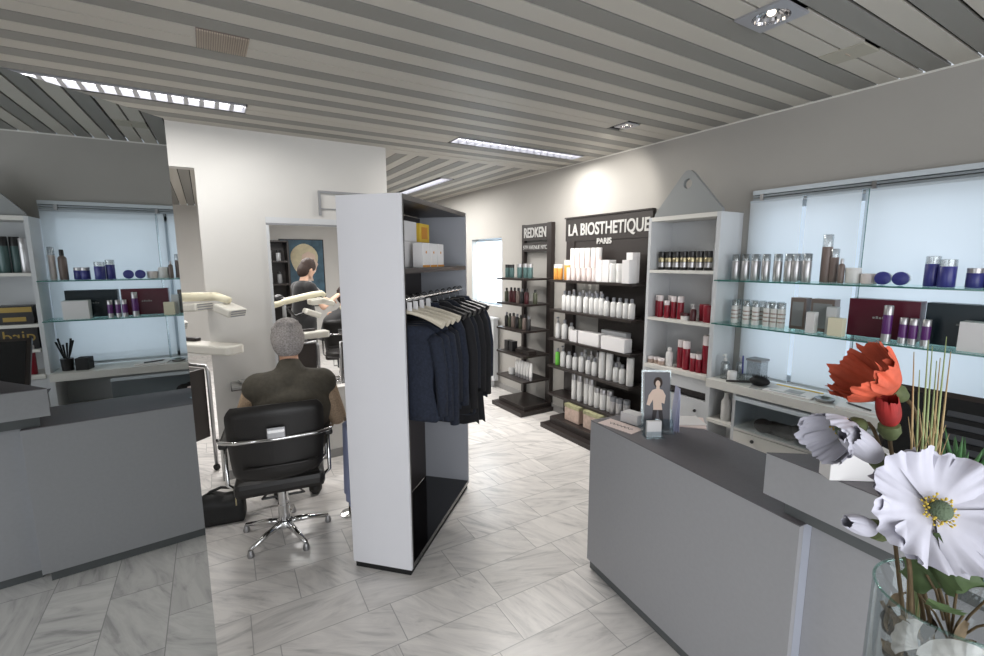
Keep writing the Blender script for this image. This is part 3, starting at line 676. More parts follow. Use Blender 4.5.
row(pR, [(4.36-.07*i, -.06, ('dk', 'dg', 'br')[i % 3]) for i in range(7)], 'on the third shelf of the narrow display', {'dg': 'olive bottle', 'br': 'brown bottle', 'dk': 'black bottle'}, g, 2.93, RZ[2]+.001)
row(pR, [(4.32, -.06, 'bb'), (4.23, -.06, 'bb'), (4.08, -.04, 'fb'), (3.95, -.04, 'fb')], 'on the fourth shelf of the narrow display', {'bb': 'upright black box', 'fb': 'flat dark box'}, g, 2.93, RZ[3]+.001)
row(pR, [(4.27, -.05, 'wj')] + [(4.17-.052*i, -.05, 'wt') for i in range(6)], 'on the lowest shelf of the narrow display', {'wj': 'small white jar', 'wt': 'white squeeze tube'}, g, 2.93, RZ[4]+.001)

# ------------------------------------------------------------------ white tall cabinets
def tall_cabinet(y0, w, label, tri=True):
    XF = 2.915; d = XW-.002-XF
    t = thing('tall_cabinet', label, 'cabinet', (XF, y0, 0))
    top = 1.962
    MB().box(0, d, 0, .03, 0, top).build('side_panel', 'cab', t)
    MB().box(0, d, w-.025, w, 0, top).build('side_panel', 'cab', t)
    MB().box(0, d, .0305, w-.0255, top-.03, top).build('top_panel', 'cabedge', t)
    MB().box(d-.01, d, .0305, w-.0255, .06, top-.0305).build('back_panel', 'cab', t)
    for z in (1.571, 1.21): MB().box(.0, d-.0105, .0305, w-.0255, z-.022, z).build('shelf', 'cabedge', t)
    MB().box(-.015, d-.0105, .0305, w-.0255, .815, .845).build('worktop', 'cabedge', t)
    dr = MB().box(-.0, .018, .0305, w-.0255, .72, .81).build('drawer', 'cab', t)
    do = MB().box(.0, .018, .0305, w-.0255, .06, .66).build('door', 'cab', t)
    MB().ball((-.012, .1, .58), .012).build('knob', 'darkb', do, smooth=2)
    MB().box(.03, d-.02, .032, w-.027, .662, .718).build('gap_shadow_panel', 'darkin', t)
    if tri:
        cy = w/2; x1 = .065; n = 40
        P = [(cy-.275, top+.0005), (cy-.27, top+.025), (cy-.04, top+.288), (cy-.018, top+.304), (cy, top+.308), (cy+.018, top+.304), (cy+.04, top+.288), (cy+.27, top+.025), (cy+.275, top+.0005)]
        hc = (cy, top+.215); hr = .034
        outer = []; inner = []
        def hit(a):
            c, s_ = math.cos(a), math.sin(a); best = 9
            for i in range(len(P)):
                p = P[i]; q = P[(i+1) % len(P)]
                ex, ey = q[0]-p[0], q[1]-p[1]; den = c*ey - s_*ex
                if abs(den) < 1e-9: continue
                tt = ((p[0]-hc[0])*ey - (p[1]-hc[1])*ex)/den; uu = ((p[0]-hc[0])*s_ - (p[1]-hc[1])*c)/den
                if tt > 0 and -1e-6 <= uu <= 1+1e-6: best = min(best, tt)
            return (hc[0]+c*best, hc[1]+s_*best)
        angs = sorted([2*PI*i/n for i in range(n)] + [math.atan2(p[1]-hc[1], p[0]-hc[0]) % (2*PI) for p in P])
        v = []; m_ = len(angs)
        for xx in (x1-.03, x1):
            for a in angs: q = hit(a); v.append((xx, q[0], q[1]))
            for a in angs: v.append((xx, hc[0]+hr*math.cos(a), hc[1]+hr*math.sin(a)))
        f = []
        for i in range(m_):
            j = (i+1) % m_
            f += [(i, j, m_+j, m_+i), (2*m_+i, 2*m_+j, 3*m_+j, 3*m_+i), (i, j, 2*m_+j, 2*m_+i), (m_+i, m_+j, 3*m_+j, 3*m_+i)]
        MB().add(v, f).build('pointed_top', 'tri', t)
    return t
tall_cabinet(1.872, .585, 'white tall open cabinet with pointed grey top beside the black display')
tall_cabinet(-.17, .585, 'white tall open cabinet seen in the mirror beside the teal box')
def pT(k):
    def hair():
        t = bottle('styling_tube', .135, .026, 'darkb', 'darkb', 'tube'); with_label(t, .026, .02, .055, 'silver')
        MB().lathe([(.0265, .06), (.028, .075), (.0262, .09)], 12, cap=False).build('band', 'zip', t); return t
    return {'h': hair, 'r': lambda: bottle('red_bottle', .165, .021, 'red', 'redlid', 'tube'), 'rb': lambda: bottle('red_bottle', .21, .026, 'red', 'redlid', 'tube'), 'rl': lambda: bottle('red_bottle', .27, .031, 'red', 'redlid', 'tube'),
            'rs': lambda: bottle('small_red_bottle', .13, .02, 'red', 'redlid', 'tube'), 'j': lambda: bottle('white_jar', .05, .03, 'wbottle', 'darkred', 'jar'), 'jp': lambda: bottle('pink_jar', .05, .024, 'cosp', 'redlid', 'jar'),
            'p': lambda: bottle('red_pump_bottle', .12, .022, 'darkred', 'wbottle', 'pump'), 'rj': lambda: bottle('red_jar', .12, .031, 'red', 'red', 'jar'), 'w': lambda: bottle('white_bottle', .14, .026, 'wbottle', 'wbottle'), 'c': lambda: bottle('clear_bottle', .16, .024, 'plasticclear', 'wbottle'),
            'sv': lambda: bottle('silver_can', .24, .028, 'silver', 'silver', 'tube'), 'dk': lambda: bottle('black_can', .25, .028, 'darkb', 'darkb', 'tube'), 'gr': lambda: bottle('slate_can', .25, .029, 'teal', 'darkb', 'tube')}[k]()
row(pT, [(y, .02, 'h') for y in (2.39, 2.325, 2.26, 2.195, 2.13, 2.065, 2.0)], 'on the top shelf of the white cabinet', {'h': 'black styling tube with silver label'}, 'black tubes on the white cabinet shelf', 2.98, 1.572)
g = 'red products in the white cabinet'
row(pT, [(2.405, 0, 'r'), (2.36, -.03, 'r'), (2.325, .04, 'r'), (2.30, -.03, 'rs'), (2.255, -.01, 'r'), (2.22, .03, 'r'), (2.19, -.02, 'r'), (2.14, -.03, 'j'), (2.075, -.03, 'p'), (2.03, .03, 'rj'), (1.965, -.02, 'rj'), (1.95, .07, 'rj')], 'on the middle shelf of the white cabinet',
    {'r': 'red bottle with white cap', 'rs': 'short red bottle', 'j': 'small white jar with dark red lid', 'p': 'dark red pump bottle', 'rj': 'round red jar'}, g, 3.0, 1.211)
row(pT, [(2.41, -.04, 'jp'), (2.36, -.03, 'jp'), (2.31, -.04, 'jp'), (2.255, -.02, 'w'), (2.215, .05, 'c'), (2.17, .0, 'rb'), (2.11, -.02, 'rb'), (2.06, .06, 'rs'), (2.045, -.03, 'rs'), (2.0, -.03, 'rs'), (1.96, 0, 'rl')], 'on the worktop of the white cabinet',
    {'jp': 'small pink jar', 'w': 'short white bottle', 'c': 'clear bottle', 'rb': 'red tube bottle with white cap', 'rs': 'small red bottle', 'rl': 'largest red bottle with white cap'}, g, 2.99, .8465)
# second tall cabinet contents (seen through the mirror)
row(pT, [(.355, 0, 'sv'), (.30, .03, 'gr'), (.245, 0, 'gr'), (.19, 0, 'dk'), (.13, 0, 'dk'), (.07, 0, 'dk')], 'on the top shelf of the mirrored cabinet', {'sv': 'silver can', 'gr': 'slate grey can', 'dk': 'black can'}, 'cans in the mirrored cabinet', 2.98, 1.572)
def mk_gold(t, s):
    text('print', 'qird', .11, 'gold', t, Matrix.Translation((-s[0]/2-.0015, .07, s[2]*.35)) @ FACE_MX, .0004, 1)
carton('black_gift_box', 'black box with gold script letters reflected in the mirror', (3.03, .20, 1.0285+.001-.0), (.16, .34, .17), 'darkb', 0, mark=mk_gold)
o = MB().box(2.917, 3.155, -.135, .378, 1.008, 1.028).build('cabinet_shelf', 'cabedge'); tag(o, 'thin white extra shelf under the black gold lettered box', 'shelf')
t = carton('patterned_box', 'black and gold patterned box reflected above the lettered box', (3.02, .26, 1.211), (.14, .2, .13), 'darkb', 0)
MB().box(-.0715, -.07, -.095, .095, .085, .12).box(-.0715, -.07, -.06, .06, .02, .05).build('print', 'gold', t)
row(pT, [(.375-.06, -.05, 'rb'), (.33-.08, .0, 'c')], 'on the worktop of the mirrored cabinet', {'rb': 'red bottle', 'c': 'clear bottle'}, g, 3.0, .8465)

# ------------------------------------------------------------------ glass shelves
def gshelf(z, lab):
    t = thing('glass_shelf', lab, 'shelf', (2.875, .42, z-.008))
    MB().box(.003, .27, 0, 1.449, 0, .008).build('pane', 'shelfglass', t)
    MB().box(0, .0025, 0, 1.449, 0, .008).build('edge', 'glassedge', t)
    for q in (.0, 1.443): MB().box(.05, .2, q, q+.006, -.01, -.0005).build('bracket', 'steel', t)
GZ = (1.515, 1.228)
gshelf(GZ[0], 'upper long green edged glass shelf across the window')
gshelf(GZ[1], 'lower long green edged glass shelf across the window')
for yy, lb in ((1.125, 'thin hanging glass divider strip behind the burgundy box'),):
    t = thing('shelf_support', lb, 'support', (3.05, yy, .86))
    MB().box(0, .003, 0, .012, 0, 1.16).build('strip', 'acrylic', t); MB().box(-.001, .004, -.0025, -.0005, 0, 1.16).build('edge', 'glassedge', t)
def pG(k):
    def banded():
        t = bottle('banded_bottle', .155, .0215, 'wbottle', 'plasticclear', 'tube')
        for z in (.03, .055, .08): MB().lathe([(.0219, z), (.0219, z+.008)], 12, cap=False).build('band', 'band', t)
        return t
    def lyingjar():
        t = thing('blue_jar', '', 'jar'); T = Matrix.Translation((0, 0, .034)) @ Matrix.Rotation(-PI/2, 4, 'Y')
        MB().lathe([(.028, -.02), (.031, -.01), (.031, .015)], 18, T).build('body', 'wbottle', t, smooth=True)
        MB().lathe([(.034, .0151), (.034, .03), (.026, .032)], 18, T).build('lid', 'blue', t, smooth=True); return t
    def pv():
        t = bottle('purple_bottle', .13, .0175, 'purple', 'silver', 'tube'); with_label(t, .0175, .0, .03, 'silver'); return t
    def pvb():
        t = bottle('purple_bottle', .185, .02, 'purple', 'silver', 'tube'); with_label(t, .02, .0, .04, 'silver'); return t
    return {'f': lambda: bottle('frosted_tube', .165, .024, 'silver', 'plasticclear', 'tube'), 'tt': lambda: bottle('taupe_spray', .27, .026, 'brown', 'plasticclear', 'tube'), 'tm': lambda: bottle('taupe_spray', .19, .022, 'brown', 'plasticclear', 'tube'),
            'cn': lambda: bottle('slim_bottle', .135, .016, 'brown', 'silver'), 'wj': lambda: bottle('white_jar', .085, .036, 'wbottle', 'wbottle', 'jar'), 'fj': lambda: bottle('flat_jar', .055, .036, 'tube', 'tube', 'jar'),
            'bj': lyingjar, 'bb': lambda: bottle('blue_bottle', .145, .029, 'blue', 'plasticclear', 'tube'), 'bs': lambda: bottle('blue_bottle', .13, .033, 'blue', 'plasticclear', 'tube'), 'bl': lambda: bottle('blue_jar', .09, .03, 'blue', 'silver', 'tube'),
            'n': banded, 'pv': pv, 'pb': pvb, 'wc': lambda: carton('white_carton', '', (0,0,0), (.045, .045, .12), 'card', 0), 'wt': lambda: carton('white_carton', '', (0,0,0), (.045, .05, .155), 'cab', 0), 'ww': lambda: carton('white_carton', '', (0,0,0), (.05, .07, .10), 'cream', 0),
            'tb': lambda: bottle('tall_clear_bottle', .22, .026, 'brown', 'darkb'), 'tw': lambda: bottle('tall_white_tube', .24, .02, 'tube', 'plasticclear', 'tube')}[k]()
u_ = 'on the upper glass shelf'
g = 'cosmetics on the upper glass shelf'
row(pG, [(y, 0, 'f') for y in (1.80, 1.735, 1.672, 1.605, 1.533, 1.47, 1.43, 1.37)] + [(1.285, .03, 'tt'), (1.245, .03, 'tm'), (1.195, 0, 'cn'), (1.145, .02, 'wj'), (1.072, .02, 'fj'), (.998, 0, 'bj'), (.925, 0, 'bj'), (.815, 0, 'bb'), (.755, -.02, 'bs'), (.665, 0, 'bl'), (.62, .04, 'bl'), (.54, .02, 'tb'), (.48, .03, 'tw')], u_,
    {'f': 'frosted silver tube', 'tt': 'tallest taupe spray bottle', 'tm': 'medium taupe bottle', 'cn': 'slim taupe bottle', 'wj': 'pale round jar', 'fj': 'flat cream jar', 'bj': 'round jar with blue lid facing out', 'bb': 'blue bottle with clear top', 'bs': 'wider blue bottle', 'bl': 'short blue silver topped jar', 'tb': 'tall clear brown bottle', 'tw': 'tall pale tube'}, g, 3.0, GZ[0]+.001)
row(pG, [(y, .07, 'f') for y in (1.77, 1.70, 1.64, 1.57, 1.50, 1.44, 1.40)], 'in the rear row of the upper glass shelf', {'f': 'frosted silver tube'}, g, 3.0, GZ[0]+.001)
g = 'cosmetics on the lower glass shelf'
row(pG, [(y, 0, 'n') for y in (1.785, 1.705, 1.645, 1.575, 1.53, 1.487)], 'in the front row of the lower glass shelf', {'n': 'white bottle with brown bands'}, g, 3.0, GZ[1]+.001)
row(pG, [(y, .06, 'n') for y in (1.80, 1.745, 1.69, 1.635, 1.58, 1.525)], 'in the rear row of the lower glass shelf', {'n': 'white bottle with brown bands'}, g, 3.0, GZ[1]+.001)
row(pG, [(1.295, -.03, 'wc'), (1.205, .0, 'wt'), (1.165, -.04, 'ww'), (.948, -.03, 'pb'), (.882, -.03, 'pv'), (.843, -.03, 'pv'), (.795, -.03, 'pv')], 'on the lower glass shelf',
    {'wc': 'small white carton', 'wt': 'upright grey carton', 'ww': 'cream carton at the front', 'pb': 'tallest purple bottle', 'pv': 'small purple silver topped bottle'}, g, 2.98, GZ[1]+.001)
def mk_txt(m='letters'):
    def f(t, s):
        mb = MB()
        for q in range(5): mb.box(-s[0]/2-.0012, -s[0]/2-.0002, .03-.014*q, .04-.014*q, s[2]*.5, s[2]*.5+.009+.004*(q % 2))
        mb.build('print', m, t)
    return f
carton('burgundy_box', 'large burgundy presentation box behind the purple bottles', (3.085, 1.005, GZ[1]+.001), (.08, .305, .205), 'burg', 0, mark=mk_txt())
carton('teal_box', 'large dark teal presentation box behind the white carton', (3.085, .675, GZ[1]+.001), (.08, .31, .205), 'tealbox', 0, mark=mk_txt('plasticgrey'))
carton('white_gift_box', 'plain white box in front of the dark teal box', (2.965, .60, GZ[1]+.001), (.09, .15, .135), 'card', 0)
for y, lb, w in ((1.41, 'taupe framed sample box behind the banded bottles', .085), (1.28, 'taupe framed sample box behind the small white carton', .12)):
    t = carton('sample_box', lb, (3.06, y, GZ[1]+.001), (.07, w, .19), 'brown', 0)
    MB().box(-.0365, -.035, -w/2+.012, w/2-.012, .02, .165).build('window', 'plasticgrey', t)

# ------------------------------------------------------------------ desk along the wall
t = thing('wall_desk', 'beige grey built in desk under the glass shelves', 'desk', (2.86, .42, 0))
DZ = .845
MB().box(0, .305, 0, 1.449, DZ-.055, DZ).build('worktop', 'cabedge', t)
MB().box(.28, .305, 0, 1.449, .06, DZ-.056).build('back_panel', 'cab', t)
MB().box(.03, .279, 0, .02, 0, DZ-.056).build('side_panel', 'cab', t)
MB().box(.03, .279, 1.25, 1.27, 0, DZ-.056).build('side_panel', 'cab', t)
MB().box(.03, .279, .0205, 1.2495, .54, .56).build('shelf', 'cabedge', t)
MB().box(.03, .279, 1.2705, 1.449, .54, .56).build('low_shelf', 'cabedge', t)
d = MB().box(.03, .05, .64, 1.2495, .06, .535).build('door', 'cabedge', t); MB().ball((.018, 1.12, .5), .012).build('knob', 'darkb', d, smooth=2)
d = MB().box(.03, .05, .0205, .635, .06, .535).build('door', 'cabedge', t); MB().ball((.018, .1, .5), .012).build('knob', 'darkb', d, smooth=2)
t = thing('glass_flap', 'clear glass front with pale steel edge under the desk top', 'glass panel', (2.872, .76, .5615))
MB().box(0, .006, 0, .9, 0, .19).build('pane', 'acrylic', t)
MB().box(-.022, .012, 0, .9, .1905, .212).build('edge', 'frame', t)
o = MB()
for k in range(7): o.ball((.02*math.sin(k*1.7), -.17+.05*k, .045+.012*math.sin(k)), (.05, .06, .045))
t = thing('hair_piece', 'dark hair piece lying in the open desk compartment', 'hair piece', (2.96, 1.38, .5605)); ob = o.build('hair', 'darkhair', t, smooth=2)
t = thing('white_bottle', 'white bottle on the low shelf between the desk side and tall cabinet', 'bottle', (2.96, 1.775, .5605))
MB().lathe([(.028, 0), (.03, .004), (.03, .13), (.014, .16)], 14).build('body', 'wbottle', t, smooth=True); MB().lathe([(.015, .1605), (.015, .19)], 12).build('cap', 'wbottle', t, smooth=True)
def lotion(kind, x, y, lab, h, r, m, c, st='bottle'):
    t = bottle(kind, h, r, m, c, st, lab); t.location = (x, y, DZ+.001); return t
lotion('pump_bottle', 2.96, 1.80, 'clear pump bottle at the desk corner by the tall cabinet', .17, .028, 'plasticclear', 'wbottle', 'pump')
lotion('white_jar', 2.93, 1.73, 'white jar with blue handled brush behind on the desk', .07, .028, 'wbottle', 'wbottle', 'jar')
lotion('clear_bottle', 3.04, 1.745, 'clear bottle between pump bottle and stacked box on desk', .15, .022, 'plasticclear', 'silver')
t = thing('blue_brush', 'blue upright brush among the bottles on the desk', 'brush', (3.0, 1.70, DZ+.001)); MB().lathe([(.018, 0), (.018, .05)], 12).build('cup', 'plasticclear', t, smooth=True); MB().tube([(0, 0, .052), (0, .005, .17)], .005).build('handle', 'blue', t)
t = carton('acrylic_box', 'small grey clear box with lid at the desk back', (3.06, 1.64, DZ+.001), (.09, .09, .14), 'plasticclear', 0); MB().box(-.05, .05, -.05, .05, .1405, .155).build('lid', 'plasticgrey', t)
t = thing('hair_brush', 'black hair brush with bristles on the desk', 'brush', (2.96, 1.565, DZ+.022), math.radians(20))
MB().ball((0, 0, .012), (.04, .06, .03)).build('head', 'rubber', t, smooth=2); MB().tube([(0, .05, .0), (-.02, .19, -.012)], [.009, .006]).build('handle', 'darkb', t, smooth=True)
mb = MB()
for k in range(40):
    a = k*2.4; q = .03*math.sqrt(k/40); mb.tube([(q*math.cos(a), q*1.4*math.sin(a), .035), (q*1.3*math.cos(a), q*1.8*math.sin(a), .05)], .0012, 4)
mb.build('bristles', 'rubber', t)
t = flat('magazine', 'open printed magazine lying on the desk under the shelves', 'magazine', 2.99, 1.38, DZ+.001, .2, .26, .05, 'paper', .008)
MB().box(-.05, .03, -.06, .03, .0085, .009).box(-.08, -.065, -.1, .1, .0085, .009).build('print', 'magaz', t)
MB().box(.075, .1, -.13, .13, .0085, .010).build('yellow_edge', 'yellow', t)
flat('grey_folder', 'grey folder lying beside the brush on the desk', 'folder', 2.95, 1.52, DZ+.001, .12, .16, .3, 'magaz', .004)
t = thing('glass_dish', 'round dark glass dish on the desk below the burgundy box', 'dish', (2.95, 1.19, DZ+.001)); MB().lathe([(.03, 0), (.045, .006), (.05, .02), (.044, .02), (.03, .006)], 20).build('dish', 'steel', t, smooth=True)
flat('notepad', 'white paper pad lying on the desk beside the dish', 'notepad', 2.97, 1.02, DZ+.001, .15, .21, .2, 'paper', .01)
t = thing('pen', 'black pen lying on the white pad', 'pen', (2.95, 1.03, DZ+.0165), 1.2); MB().tube([(-.07, 0, 0), (.055, 0, 0), (.07, 0, 0)], [.005, .005, .001]).build('barrel', 'darkb', t)
t = thing('brush_pot', 'black pot of combs and brushes reflected at the mirror left', 'pot', (2.98, .50, DZ+.001)); MB().lathe([(.035, 0), (.04, .09)], 14).build('pot', 'darkb', t, smooth=True)
for k in range(6): a = k*1.05; MB().tube([(.015*math.cos(a), .015*math.sin(a), .091), (.05*math.cos(a), .05*math.sin(a), .2+.02*(k % 3))], [.004, .007]).build('comb', 'rubber', t)
t = carton('black_case', 'small black case beside the brush pot in the mirror', (2.97, .60, DZ+.001), (.09, .08, .09), 'rubber', .2)

# ------------------------------------------------------------------ salon chair
FZ = math.radians(-8)      # faces +Y, turned a little clockwise
def salon_chair(loc, rz, label):
    t = thing('salon_chair', label, 'chair', loc, rz)
    b = MB(); w = .245
    def prof(u, v, s):  # padded back, slightly curved
        x = -w + 2*w*u; z = .47 + .43*v
        ed = min(u, 1-u); ev = min(v, 1-v)
        th = .026*min(1, (ed/.06))**.5*min(1, (ev/.08))**.5
        cor = 1-.13*max(0, (v-.86)/.14)**2-.16*max(0, (.12-v)/.12)**2
        return (x*(1-.10*(1-v)**2)*cor, -.25 + .045*(abs(x)/w)**2 - .03*v + s*(.004+th), z - .012*(x/w)**2*(v))
    b.grid(lambda u, v: prof(u, v, -1), 24, 20).grid(lambda u, v: prof(u, v, 1), 24, 20)
    b.grid(lambda u, v: prof(u, 0, 2*v-1), 24, 2).grid(lambda u, v: prof(u, 1, 2*v-1), 24, 2).grid(lambda u, v: prof(0, u, 2*v-1), 20, 2).grid(lambda u, v: prof(1, u, 2*v-1), 20, 2)
    b.build('backrest', 'leather', t, smooth=2)
    MB().tube([(-.29, -.16, .70), (-.27, -.245, .712), (-.2, -.29, .715), (0, -.305, .715), (.2, -.29, .715), (.27, -.245, .712), (.29, -.16, .70)], .0105, 10).build('chrome_band', 'chrome', t, smooth=2)
    MB().tube([(-.17, -.284, .565), (-.1, -.29, .56), (.12, -.29, .56), (.2, -.28, .567)], .008, 8).build('lower_piping', 'leather', t, smooth=2)
    p = MB().box(-.045, .045, -.326, -.317, .725, .785).build('hinge_plate', 'steel', t, bevel=.004); MB().box(-.04, .04, -.3295, -.3265, .758, .772).build('ridge', 'chrome', p)
    MB().tube([(0, -.315, .75), (0, -.285, .75)], .02).build('hinge', 'steel', t)
    MB().box(-.235, .235, -.22, .24, .36, .45).build('seat', 'leather', t, bevel=.03)
    for s in (-1, 1):
        MB().box(s*.265-.024, s*.265+.024, -.2, .16, .655, .69).build('armrest', 'leather', t, bevel=.012)
        MB().tube([(s*.265, .1, .654), (s*.265, .1, .43), (s*.2, .1, .375)], .011).build('arm_support', 'chrome', t, smooth=2)
        MB().tube([(s*.265, -.14, .654), (s*.265, -.14, .43), (s*.2, -.14, .375)], .011).build('arm_support', 'chrome', t, smooth=2)
    MB().lathe([(.09, .325), (.09, .3585)], 20).build('seat_mount', 'rubber', t, smooth=True)
    MB().lathe([(.033, .09), (.033, .20), (.03, .2), (.03, .325)], 20).build('column', 'chrome', t, smooth=True)
    MB().lathe([(.05, .055), (.055, .07), (.045, .095), (.034, .1)], 20).build('hub', 'chrome', t, smooth=True)
    for k in range(5):
        a = math.radians(80+72*k); c, s = math.cos(a), math.sin(a)
        lg = MB().tube([(.04*c, .04*s, .078), (.13*c, .13*s, .07), (.25*c, .25*s, .045)], [.02, .017, .012], 10).build('leg', 'chrome', t, smooth=2)
        MB().lathe([(.018, .0), (.02, .012), (.012, .04)], 12, Matrix.Translation((.25*c, .25*s, 0))).build('glide', 'steel', lg, smooth=True)
    MB().tube([(-.04, .02, .32), (-.12, .1, .20), (-.12, .1, .2), (.12, .1, .2), (.04, .02, .32)], .008).build('height_lever', 'darkb', t)
    MB().tube([(.19, .2, .37), (.21, .38, .16), (-.21, .38, .16), (-.19, .2, .37)], .011).build('footrest', 'chrome', t, smooth=2)
    return t
salon_chair((.298, 2.905, 0), FZ, 'black leather hydraulic salon chair seen from behind with chrome band')

# ------------------------------------------------------------------ people
def skinned(mb, name, m, parent, vox=.012, smooth=6):
    o = mb.build(name, m, parent, smooth=2)
    r = o.modifiers.new('remesh', 'REMESH'); r.mode = 'VOXEL'; r.voxel_size = vox; r.use_smooth_shade = True
    s = o.modifiers.new('smooth', 'SMOOTH'); s.iterations = smooth; s.factor = .5
    return o
def hand(mb, w, d, up, s=1, curl=.35):
    """palm from wrist w along d, five unequal bent fingers; up = back of the hand"""
    w = Vector(w); d = Vector(d).normalized(); side = d.cross(Vector(up)).normalized(); u = side.cross(d).normalized()
    for k in range(4):
        q = (-.030+.020*k)*s
        mb.limb(w + side*q*.5, w + d*.085 + side*q, .014, .0115, 8)
        l = (.07, .082, .076, .058)[k]; b0 = w + d*.088 + side*q
        b1 = b0 + (d*math.cos(curl) - u*math.sin(curl))*l*.45; b2 = b1 + (d*math.cos(curl*2.4) - u*math.sin(curl*2.4))*l*.32; b3 = b2 + (d*math.cos(curl*3.4) - u*math.sin(curl*3.4))*l*.23
        mb.limb(b0, b1, .0095, .0088, 8).limb(b1, b2, .0088, .008, 8).limb(b2, b3, .008, .007, 8)
    b0 = w + d*.022 - side*.024*s; b1 = b0 + (d*.7 - side*.75*s)*.035; b2 = b1 + (d*.9 - side*.25*s - u*.3)*.03; b3 = b2 + (d*.95 - u*.4)*.022
    mb.limb(b0, b1, .013, .0105, 8).limb(b1, b2, .0105, .009, 8).limb(b2, b3, .009, .0078, 8)
def head(mb, c, T):
    mb.ball(c, (.074, .09, .108), 18, 14, T); mb.ball((c[0], c[1]+.022, c[2]-.055), (.055, .065, .055), 14, 10, T)
    mb.ball((c[0], c[1]+.093, c[2]-.012), (.012, .018, .016), 10, 8, T); mb.ball((c[0], c[1]+.086, c[2]+.012), (.008, .012, .022), 8, 8, T)
    mb.ball((c[0], c[1]+.082, c[2]-.048), (.024, .012, .010), 10, 8, T); mb.ball((c[0], c[1]+.074, c[2]-.088), (.02, .018, .016), 10, 8, T)
    for s in (-1, 1):
        mb.ball((c[0]+s*.077, c[1]-.005, c[2]-.008), (.009, .018, .030), 8, 8, T)
        mb.ball((c[0]+s*.03, c[1]+.078, c[2]+.032), (.02, .012, .008), 8, 8, T)
def face(c, T, parent):
    for s in (-1, 1):
        e = MB().ball((c[0]+s*.030, c[1]+.081, c[2]+.008), (.012, .009, .008), 10, 8, T).build('eye', 'eyew', parent, smooth=2)
        MB().ball((c[0]+s*.030, c[1]+.0885, c[2]+.008), (.005, .003, .005), 8, 6, T).build('iris', 'eyed', e, smooth=2)
    MB().ball((c[0], c[1]+.094, c[2]-.048), (.02, .004, .006), 10, 6, T).build('lips', 'lip', parent, smooth=2)
def seated(loc, rz, label, cape=False, hairm='greyhair', bow=.45, sc=1):
    t = thing('person', label, 'person', loc, rz); t.scale = (1.03, 1, 1.03)
    sz = .50; sh = .93
    hc = (0, 0, .10)
    HT = Matrix.Translation((0, .045, 1.035)) @ Matrix.Rotation(-bow, 4, 'X')
    b = MB()
    b.limb((0, -.02, sz+.07), (0, -.035, .74), .12, .11, 16).limb((0, -.035, .74), (0, -.01, .86), .11, .09, 16)
    b.limb((-.12, -.015, .895), (.12, -.015, .895), .052, .052).limb((0, -.02, .92), (0, .03, 1.05), .055, .052)
    for s in (-1, 1):
        b.limb((s*.165, -.02, .895), (s*.235, -.0, .70), .052, .042).limb((s*.235, -.0, .70), (s*.15, .2, .665), .040, .028)
        hand(b, (s*.14, .225, .66), (-s*.5, .8, -.1), (0, 0, 1), s)
        b.limb((s*.09, 0, sz+.04), (s*.12, .40, sz+.05), .085, .062).limb((s*.12, .40, sz+.05), (s*.11, .43, .12), .058, .04)
        b.limb((s*.11, .42, .075), (s*.12, .56, .05), .042, .032)
    head(b, hc, HT)
    body = skinned(b, 'body', 'skin', t, .0095, 4)
    face(hc, HT, body)
    h = MB(); h.ball((0, -.014, .122), (.094, .106, .104), 20, 14, HT); h.ball((0, -.05, .08), (.086, .072, .088), 16, 12, HT)
    for k in range(26):
        a = k*2.4; q = .3+.65*(k/26); h.ball((.075*math.cos(a)*q, -.03+.075*math.sin(a)*q-.012, .135+.085*math.sqrt(max(0, 1-q*q))), (.024, .024, .02), 8, 6, HT)
    skinned(h, 'hair', hairm, t, .01, 2)
    v = MB(); vm = 'vest' if not cape else 'blackcloth'
    if not cape:
        v.limb((-.03, -.03, sz+.10), (-.03, -.065, .75), .165, .165, 18).limb((.03, -.03, sz+.10), (.03, -.065, .75), .165, .165, 18)
        v.limb((-.05, -.045, .76), (-.08, -.03, .87), .165, .12, 16).limb((.05, -.045, .76), (.08, -.03, .87), .165, .12, 16)
        v.limb((-.165, -.02, .89), (.165, -.02, .89), .09, .09, 14)
        v.limb((0, -.025, .93), (0, .005, .985), .088, .074, 16)
        skinned(v, 'vest', vm, t, .013, 4)
        for s in (-1, 1):
            sl = MB().limb((s*.185, -.02, .885), (s*.245, -.0, .73 if s < 0 else .67), .062, .056, 14)
            if s > 0: sl.limb((.245, 0, .67), (.20, .12, .66), .056, .045, 14)
            skinned(sl, 'sleeve', 'sleeve', t, .012, 4)
    else:
        n = 28; prof = [(.065, 1.0), (.10, .965), (.20, .93), (.27, .84), (.31, .7), (.36, .6)]
        v.lathe(prof, n, Matrix.Translation((0, .03, 0)), cap=False); o = v.build('cape', 'blackcloth', t, smooth=2)
    for s in (-1, 1):
        tr = MB().limb((s*.085, 0, sz+.045), (s*.12, .40, sz+.055), .098, .075, 14).limb((s*.12, .40, sz+.055), (s*.11, .43, .13), .072, .058, 14)
        skinned(tr, 'trouser_leg', 'trousers', t, .014, 3)
        skinned(MB().limb((s*.11, .41, .045), (s*.12, .56, .04), .045, .038, 12).limb((s*.12, .56, .04), (s*.12, .62, .035), .038, .032), 'shoe', 'shoe', t, .01, 2)
    return t
seated((.385, 2.93, .0), FZ, 'person in an olive quilted vest with short grey hair seated in the salon chair')
# towel over the armrest side
t = thing('towel', 'pale blue cloth hanging between the seated person and the white wardrobe panel', 'towel', (.66, 2.78, 0), FZ)
MB().grid(lambda u, v: (-.012+.012*math.sin(u*14)*(1-v*.4) + (.03*(v > .96)), -.10+.24*u*(1-.35*v), .18+.50*v), 20, 24).build('cloth', 'towel', t, smooth=2).modifiers.new('s', 'SOLIDIFY').thickness = .008
